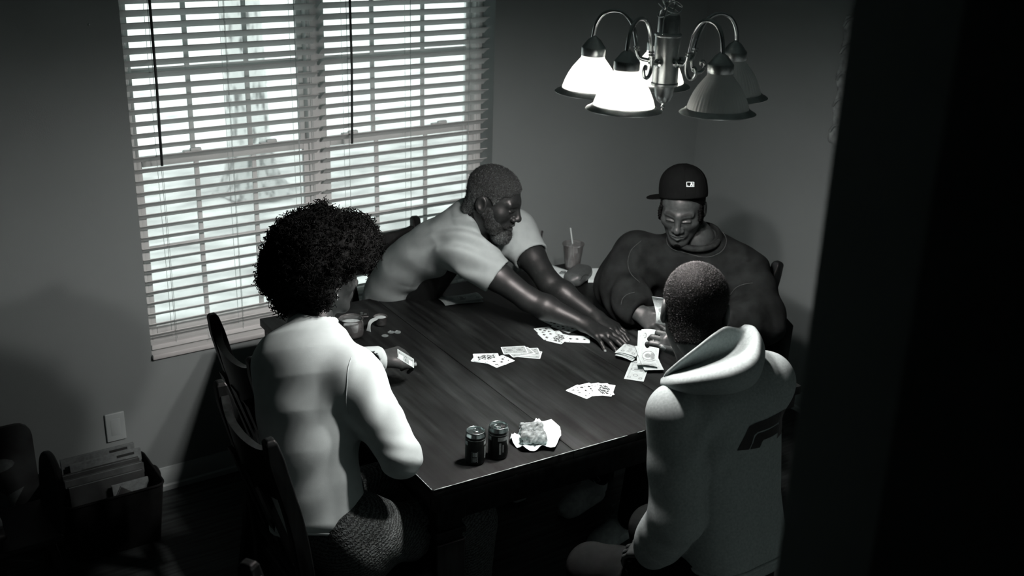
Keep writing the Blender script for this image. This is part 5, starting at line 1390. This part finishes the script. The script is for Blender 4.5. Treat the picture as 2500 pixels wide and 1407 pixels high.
# cornrows and short braids below the cap
br = []
for sx in (1, -1):
    for i, (yy, ln_) in enumerate(((.045, .045), (.022, .07), (.0, .085), (-.022, .09), (-.044, .09), (-.064, .085))):
        p0 = hC.w((sx*(.070-.0009*abs(i-2)), yy, .040)); pts = [p0+Vector((0, 0, -ln_*t))+Vector((.0018*math.sin(t*40), .0018*math.cos(t*40), 0))-cF*(.012*t*t)+(hC.w((sx*.010, 0, 0))-hC.c)*(.5*math.sin(t*2.5)) for t in np.linspace(0, 1, 16)]
        br.append(tube_vf(pts, [.0060+.0014*math.sin(q*1.9) for q in range(16)], 7))
merge('braids', br, MT['hair'], C_)
v, f = sdf_mesh(lambda P: hC.hair(P, .004, (.066, .012), .0016, 300), np.array(hC.c)-.15, np.array(hC.c)+.16, .003); np_mesh('hair', v, f, MT['hair'], C_)
def chinC(P, top=True):
    Q = hC.loc(P); d, A = hC.skull(Q); d = smin(d, s_ell(Q, (0, .078, -.058), (.031, .021, .022)), .014)-.0012
    z_ = s_cap(A, (.0, .096, -.0455), (.024, .086, -.053), .0038, .0028) if top else s_ell(Q, (0, .090, -.102), (.013, .02, .011)); return smax(d, z_, .003)*hC.sc
v, f = sdf_mesh(chinC, np.array(hC.c)-.15, np.array(hC.c)+.14, .0022); np_mesh('moustache', v, f, MT['hair'], C_); v, f = sdf_mesh(lambda P: chinC(P, False), np.array(hC.c)-.15, np.array(hC.c)+.14, .0022); np_mesh('goatee', v, f, MT['hair'], C_)
cHr, cHl = Vector((2.90, 2.99, .55)), Vector((2.95, 2.81, .55))
trousers([cHr, cHl], [(2.50, 2.90, .53), (2.53, 2.68, .53)], [(2.48, 2.93, .1), at(1540, 1262, z=.1)], MT['denim'], C_)
shoe('shoe', at(1538, 1292, z=0), at(1448, 1348, z=0), MT['suede'], C_, .005); shoe('shoe', (2.50, 2.94, 0), (2.28, 2.88, 0), MT['suede'], C_, .008)

# ================================================================== youngster in the grey hoodie (near right)
D_ = person('person', 'close-cropped youngster in a grey hoodie seen from behind at the near right')
dK = 1.036
dP, dN = deeper((1.866, 1.668, .69), dK), deeper((1.846, 1.762, 1.185), dK)
hD = Head(deeper((1.852, 1.852, 1.300), dK), (.64, .70, -.36), (0, 0, 1), 1.03, deeper((1.842, 1.785, 1.15), dK), .046, .95, 1.0, .92)
dLs, dLe, dLw = at(1655, 1012, d=2.66*dK), at(1652, 1262, d=2.68*dK), at(1592, 1345, d=2.78*dK)
dRs, dRe, dRw = deeper((1.985, 1.715, 1.13), dK), Vector((2.12, 1.95, .94)), Vector((2.025, 2.015, 1.085))
hDR = Hand(dRw, (-.66, .55, .42), (-.35, -.75, .55), 1, [(38, 45, 25), (45, 50, 30), (50, 55, 30), (55, 55, 30)], (5, 0, -4, -8), ((.7, .35, .5), (.8, .1, .3)), .92)
hDL = Hand(dLw, (.05, .85, -.4), (-.4, .2, .9), -1, [(15, 25, 15)]*4, sc=.9)
put_body([hD.mesh(.0028), limb_mesh(hDR, [(dRe, .034), (dRw, .024)], .003), limb_mesh(hDL, [(dLe, .034), (dLw, .024)], .003),
          core([(dP, dN, .09, .05), (dRs, dLs, .045, .045), (dRs, dRe, .04, .035), (dLs, dLe, .04, .035), (dN, hD.w((0, -.03, -.07)), .045, .045)])], MT['skin3'], D_)
def hoodieD(P):
    d = loft(P, dP, dN+Vector((0, 0, .0)), (-.05, 1, 0), [(-.04, .156, .120, 0, 0), (.02, .160, .124, 0, 0), (.3, .156, .118, 0, 0), (.65, .164, .116, 0, -.010), (.88, .160, .1, 0, -.004), (1.0, .10, .08, 0, 0)], 2.9)
    d = smin(d, s_cap(P, dRs, dLs, .066, .066), .07)
    d = smin(d, s_poly(P, [dLs, dLs.lerp(dLe, .5), dLe, dLe.lerp(dLw, .5), dLe.lerp(dLw, .8), dLw], [.082, .072, .070, .065, .058, .048], .02), .008)
    d = smin(d, s_poly(P, [dRs, dRs.lerp(dRe, .5), dRe, dRe.lerp(dRw, .6), dRw], [.070, .067, .064, .056, .042], .02), .045)
    d = d+folds(P, [dLs+Vector((.02, -.05, -.0)), dLs+Vector((.03, -.05, -.09))], .0065, .07, 85, (.75, .2, -.6), 2.2)+folds(P, [dLe, dLe.lerp(dLw, .6)], .002, .07, 100, (.1, .6, -.7))+folds(P, [dP, dP.lerp(dN, .5)], .004, .16, 40, (.95, .3, .1), .6)
    d = d-.0035*np.exp(-(np.abs(s_poly(P, [dLs+Vector((-.06, .0, -.03)), dLs+Vector((-.02, -.07, -.045)), dLs+Vector((.05, -.08, -.085))], [0]*3))/.008)**2)
    d = open_end(P, d, dLw+Vector((.0, .012, -.008)), (.02, .75, -.65), .036, .04)
    d = open_end(P, d, dRw, dRw-dRe, .034, .04)
    d = smax(d, -s_cap(P, dN+Vector((0, .01, -.03)), dN+Vector((0, .04, .12)), .056, .07), .008)
    return d
lo, hi = bounds([dP+Vector((0, 0, -.03)), dN, dRs, dLs, dRe, dLe, dRw, dLw], .16); v, f = sdf_mesh(hoodieD, lo, hi, .005); hdo = np_mesh('hoodie', v, f, MT['hoodie'], D_)
BVD = BVHTree.FromPolygons([Vector(q) for q in v], [tuple(int(k) for k in q) for q in f])
hd_ = [[(1624, 948, 2.70), (1614, 938, 2.69), (1615, 926, 2.70), (1621, 918, 2.68), (1626, 912, 2.67)],
      [(1668, 958, 2.63), (1660, 946, 2.60), (1662, 926, 2.60), (1672, 900, 2.67), (1662, 880, 2.63)],
      [(1730, 962, 2.60), (1728, 945, 2.555), (1728, 914, 2.56), (1728, 882, 2.68), (1705, 845, 2.63)],
      [(1790, 958, 2.60), (1797, 935, 2.55), (1790, 898, 2.56), (1775, 862, 2.69), (1742, 815, 2.65)],
      [(1838, 938, 2.63), (1850, 905, 2.59), (1838, 868, 2.60), (1808, 840, 2.71), (1772, 797, 2.69)],
      [(1858, 900, 2.70), (1864, 860, 2.68), (1850, 822, 2.68), (1828, 806, 2.73), (1800, 804, 2.73)],
      [(1852, 868, 2.77), (1856, 830, 2.76), (1842, 803, 2.76), (1830, 797, 2.78), (1818, 796, 2.79)]]
rows = [spline([at(u, v, d=d*1.03) for u, v, d in r], 7) for r in hd_]      # across the hood
cols = [spline([r[j] for r in rows], 8) for j in range(len(rows[0]))]
nu_, nv_ = len(cols[0]), len(cols)
V = [cols[j][i] for i in range(nu_) for j in range(nv_)]
F = [(i*nv_+j, i*nv_+j+1, (i+1)*nv_+j+1, (i+1)*nv_+j) for i in range(nu_-1) for j in range(nv_-1)]
ho = from_py('hood', V, F, MT['hoodie'], hdo, True); sm_ = ho.modifiers.new('thickness', 'SOLIDIFY'); sm_.thickness = .009; sm_.offset = 0
sb_ = ho.modifiers.new('smooth', 'SUBSURF'); sb_.levels = 1; sb_.render_levels = 1
# printed back logo, following the fabric
lb0 = BVD.ray_cast(Vector((0, 0, CAMH)), (at(1799, 1106, d=1)-Vector((0, 0, CAMH))).normalized())[0]
def back_map(a, b):
    o_ = Vector((lb0.x+a*.205, .9, lb0.z+b)); c_, n_, i_, d_ = BVD.ray_cast(o_, Vector((0, 1, 0)))
    return (c_+n_*.0012) if c_ else Vector((o_.x, lb0.y, o_.z))
def lg(zx, zy): return (zx/314, (654-(zy+.57*zx))*.00042)
MT['print_black'] = mat('black_print', .008, .6, .3, var=.2, scale=100)
P = Print(back_map)
def strip(top, bot, n=14):
    """quad strip between two polylines in logo coordinates"""
    def samp(pl, t):
        s_ = t*(len(pl)-1); k = min(int(s_), len(pl)-2); q = s_-k; return (pl[k][0]+(pl[k+1][0]-pl[k][0])*q, pl[k][1]+(pl[k+1][1]-pl[k][1])*q)
    for i in range(n):
        a, b = i/n, (i+1)/n; q = [lg(*samp(top, a)), lg(*samp(top, b)), lg(*samp(bot, b)), lg(*samp(bot, a))]; P.poly(q)
strip([(0, 640), (40, 560), (75, 480), (110, 452), (195, 406), (280, 360)], [(60, 622), (78, 580), (96, 530), (115, 508), (188, 471), (260, 434)], 25)
strip([(66, 620), (84, 580), (102, 536), (118, 516), (188, 480), (254, 446)], [(118, 600), (124, 585), (132, 562), (142, 548), (190, 524), (240, 498)], 25)
strip([(284, 358), (262, 440), (232, 535)], [(316, 344), (300, 460), (280, 510)], 10)
P.text('®', *lg(306, 470), .012); P.make('back_print', MT['print_black'], hdo)
tube('hem_ribbing', on_surf(BVD, [Vector((dP.x+.17*math.cos(t), dP.y+.13*math.sin(t), dP.z+.02)) for t in np.linspace(0, 6.283, 60)], .0), .007, MT['hoodie'], hdo, 8)
v, f = sdf_mesh(lambda P: hD.hair(P, .007, (.066, -.012), .0, 520), np.array(hD.c)-.15, np.array(hD.c)+.15, .0026)
tn = np.clip(.35+.3*wav(v.astype(np.float32), 200, 6, 2), 0, 1); hd_o = np_mesh('hair', v, f, MT['buzz'], D_, tn)
sv, sf, stn = stubble(v, f, 16000, .0038, .0005, lambda r, n: np.clip(r.rand(n)**2.2*1.3, .0, 1), 5, .7); np_mesh('hair_ends', sv, sf, MT['stub'], hd_o, stn)['kind'] = 'stuff'
dHl, dHr = Vector((1.815, 1.745, .555)), Vector((1.965, 1.745, .555))
trousers([dHl, dHr], [(1.735, 2.05, .46), (2.00, 2.09, .48)], [(1.74, 2.06, .10), (2.02, 2.10, .10)], MT['denim'], D_, (.092, .070, .05), .14, .008,
         lambda P, d: d+folds(P, [dHl, (1.66, 1.95, .6)], .006, .1, 90, (.4, .8, -.3)), 'jeans')
shoe('shoe', (1.74, 2.02, 0), (1.73, 2.23, 0), MT['dark'], D_, .009); shoe('shoe', (2.02, 2.06, 0), (2.04, 2.26, 0), MT['dark'], D_, .009)
st_ = empty('bar_stool', (1.87, 1.71, 0)); tag(st_, 'low dark stool under the person in the grey hoodie', 'stool')
lathe('seat', [(.0001, .415), (.15, .415), (.165, .425), (.165, .445), (.15, .455), (.0001, .452)], MT['chair'], st_, 36)
for a in (45, 135, 225, 315):
    c_, s_ = math.cos(R_(a)), math.sin(R_(a)); tube('leg', [(.12*c_, .12*s_, .42), (.17*c_, .17*s_, 0)], .016, MT['chair'], st_, 10)
# bill held up in the right hand
q0 = at(1614, 760, d=2.99)
def hb(u, v, q0=q0):
    a = (u-.5)*.156*.55; b = (v-.5)*.066
    return q0+_Rt*(b*.75+.012*math.sin(u*2)*1)+_Up*(-a*.85-.1*b)+_F*(-.2*b+.02*math.cos(u*3)+.55*a)
bill('dollar_bill', hb, 'dollar bill held upright before the hoodie wearer\'s face', None, nu=14)
# ================================================================== dark bag on the chair, things in the left corner
MT['bag'] = mat('black_canvas', .008, .9, .1, var=.2, scale=60, bump=.2, bscale=500, bdist=.001)
MT['gcard'] = mat('faded_cover', .07, .7, .3, var=.5, scale=14)
MT['gcard2'] = mat('dim_cover', .04, .7, .3, var=.5, scale=9)
MT['page'] = mat('book_pages', .16, .8, .2, var=.2, scale=80)
MT['bin'] = mat('black_fabric_bin', .006, .85, .15, var=.3, scale=40, bump=.2, bscale=300, bdist=.001)
MT['kid'] = mat('dark_moulded_plastic', .012, .5, .3, var=.3, scale=10)
bq = at(1892, 812, x=3.04); bg = empty('tote_bag', (bq.x, bq.y, bq.z-.14)); tag(bg, 'flat black tote bag hanging from the chair behind the person in the cap', 'bag')
bm = bmesh.new(); vs = bm_box(bm, (-.03, -.062, 0), (.03, .062, .215), None, .006, 2)
for v in bm.verts: v.co.y *= 1-.10*(1-v.co.z/.215); v.co.z += .03*(v.co.y/.062)*(v.co.z/.215)
sharp(from_bm('pouch', bm, MT['bag'], bg), 35)
tube('strap', spline([(0, -.035, .20), (-.005, -.01, .26), (-.015, .035, .285), (-.02, .06, .25), (-.01, .05, .21)], 6), .006, MT['bag'], bg, 8)
# storage bin of books
bx0, bx1, by0, by1, bz = .615, .955, 3.515, 3.80, .235
sb = empty('storage_bin', ((bx0+bx1)/2, (by0+by1)/2, 0)); tag(sb, 'black fabric bin full of books under the wall plate', 'storage bin')
o_ = Vector(sb.location)
def rrect(w, d, r, n=5):
    out = []
    for sx, sy, a0 in ((1, 1, 0), (-1, 1, 90), (-1, -1, 180), (1, -1, 270)):
        for i in range(n): a = R_(a0+90*i/(n-1)); out.append((sx*(w-r)+r*math.cos(a), sy*(d-r)+r*math.sin(a)))
    return out
def shell(w0, d0, w1, d1, z0, z1, t, r):
    A, B2, C2, D2 = rrect(w0, d0, r), rrect(w1, d1, r), rrect(w1-t, d1-t, r*.8), rrect(w0-t, d0-t, r*.8); V = []; n = len(A)
    for L_, z in ((A, z0), (B2, z1), (C2, z1), (D2, z0+t)): V += [(x, y, z) for x, y in L_]
    F = []
    for k in range(3):
        for i in range(n): F.append((k*n+i, k*n+(i+1) % n, (k+1)*n+(i+1) % n, (k+1)*n+i))
    F += [tuple(range(n))[::-1], tuple(range(3*n, 4*n))]
    return V, F
V, F = shell(.150, .125, .172, .143, 0, bz, .006, .03); sharp(from_py('body', V, F, MT['bin'], sb), 40)
rm = [(x, y, bz) for x, y in rrect(.171, .142, .03)]; tube('rim', rm+[rm[0]], .005, MT['bin'], sb, 6)
tube('handle', spline([(.172, -.05, .19), (.182, -.035, .215), (.184, 0, .222), (.182, .035, .215), (.172, .05, .19)], 5), .007, MT['bin'], sb, 8)
for q in range(22): box('stitch', (-.09+.009*q, -.1325-.0008*q*0, .1), (-.085+.009*q, -.1315, .1012), MT['edge'], sb) if q < 3 else None
def book(x0, x1, y, z0, z1, t, m, label, lean=8, rz=0, lines=0, cat='book'):
    e = empty('book', ((x0+x1)/2, y, z0), R_(rz)); e.rotation_euler = (R_(-lean), 0, R_(rz)); tag(e, label, cat, 'books in the storage bin'); w = (x1-x0)/2; h = z1-z0
    box('page_block', (-w+.004, -t/2+.002, .003), (w-.004, t/2-.002, h-.004), MT['page'], e)
    box('cover', (-w, -t/2, 0), (w, -t/2+.002, h), MT[m], e, .0006, 1); box('cover', (-w, t/2-.002, 0), (w, t/2, h), MT[m], e, .0006, 1)
    if lines:
        P = Print(lambda a, b: (a, -t/2-.0004, b))
        for k in range(lines): P.rect(-w*.7, h-.03-.010*k, w*(.75 if k % 2 else .55), h-.028-.010*k)
        P.rect(w*.3, h-.018, w*.8, h-.008); P.make('print', MT['ink'], e)
book(.665, .930, 3.775, .012, .282, .012, 'page', 'tallest pale magazine at the back of the bin', 4, 0, 3)
book(.690, .945, 3.745, .012, .268, .010, 'page', 'pale printed sheet music book second from the back of the bin', 5, 0, 5)
book(.650, .930, 3.715, .012, .245, .018, 'gcard2', 'dark hardback in the middle of the bin', 7)
book(.655, .935, 3.680, .012, .240, .020, 'gcard', 'mid-grey book with pale top edge in the middle of the bin', 8)
book(.660, .925, 3.640, .012, .230, .022, 'gcard2', 'wide dark picture book at the front of the bin', 10)
book(.800, .930, 3.600, .012, .215, .010, 'page', 'small pale-topped booklet at the bin\'s right end', 12, 0, 0)
pf = empty('picture_card', (.83, 3.575, .16)); tag(pf, 'small dark picture card standing on its corner in the bin', 'picture card', 'books in the storage bin'); pf.rotation_euler = (R_(-20), R_(38), 0)
box('card_board', (-.05, -.002, -.05), (.05, .002, .05), MT['gcard2'], pf); 
P = Print(lambda a, b: (a, -.0026, b)); P.frame(-.05, -.05, .05, .05, .002); P.make('border', MT['page'], pf)
# child's chair, seen from the side
kc = empty('child_chair', (.40, 3.44, 0), R_(92)); tag(kc, 'dark moulded child\'s chair beside the book bin', 'chair')
V = []; F = []; n = 18
prof = [(-.115, .26), (-.125, .36)]+[(-.125*math.cos(t), .40+.095*math.sin(t)) for t in np.linspace(0, math.pi, n)]+[(.125, .36), (.115, .26)]
k = len(prof)
for yy in (-.17, -.148): V += [(x, yy-.25*(z-.26)*.35, z) for x, z in prof]
F = [tuple(range(k)), tuple(range(k, 2*k))[::-1]]+[(i, k+i, k+(i+1) % k, (i+1) % k) for i in range(k)]
o = from_py('backrest', V, F, MT['kid'], kc); bvm = o.modifiers.new('bevel', 'BEVEL'); bvm.width = .007; bvm.segments = 3; sharp(o, 50)
box('seat', (-.14, -.16, .245), (.14, .14, .27), MT['kid'], kc, .01, 3)
for sx in (-1, 1):
    for sy in (-1, 1): tube('leg', [(sx*.115, sy*.12, .25), (sx*.14, sy*.15-.01, 0)], .014, MT['kid'], kc, 8)
# low cabinet with a picture box and games at the frame's left edge
lt = empty('low_table', (.16, 3.50, 0)); tag(lt, 'low dark play table at the left edge of the frame', 'table')
box('top', (-.30, -.18, .30), (.24, .14, .325), MT['kid'], lt, .01, 3)
for sx in (-.27, .21):
    for sy in (-.15, .11): box('leg', (sx-.015, sy-.015, 0), (sx+.015, sy+.015, .30), MT['kid'], lt, .004)
for i, (w, d, h, m, lb) in enumerate(((.24, .12, .03, 'gcard', 'lowest flat box on the play table'), (.23, .115, .022, 'gcard2', 'middle flat box on the play table'), (.22, .11, .018, 'gcard', 'top flat box on the play table'))):
    z0 = .3255+sum((.03, .022, .018)[:i])+.001*i; e = empty('game_box', (.15, 3.47, z0), R_(2-3*i)); tag(e, lb, 'box', 'flat boxes on the play table')
    box('tray', (-w, -d, 0), (w, d, h*.5), MT['gcard2'], e, .002); box('lid', (-w-.002, -d-.002, h*.35), (w+.002, d+.002, h), MT[m], e, .002)
pb = empty('picture_board', (.285, 3.78, .0)); tag(pb, 'rounded picture board leaning on the wall behind the play table', 'picture board'); pb.rotation_euler = (R_(-3), 0, 0)
V = [(x-.0, yy, z+.0) for yy in (-.008, .008) for x, z in [(a, b+.26) for a, b in rrect(.30, .20, .05)]]; k = len(V)//2
from_py('board', V, [tuple(range(k)), tuple(range(k, 2*k))[::-1]]+[(i, k+i, k+(i+1) % k, (i+1) % k) for i in range(k)], MT['gcard2'], pb)
P = Print(lambda a, b: (a, -.0086, b+.26)); P.disc(.14, .06, .09, .03, 16); P.poly([(.08, -.05), (.15, -.02), (.19, -.06), (.25, -.04), (.21, -.10), (.22, -.15), (.15, -.12), (.09, -.15)]); P.disc(.02, -.1, .06, .05, 14, .6); P.disc(.02, -.1, .03, .02, 10); P.make('picture', MT['page'], pb)
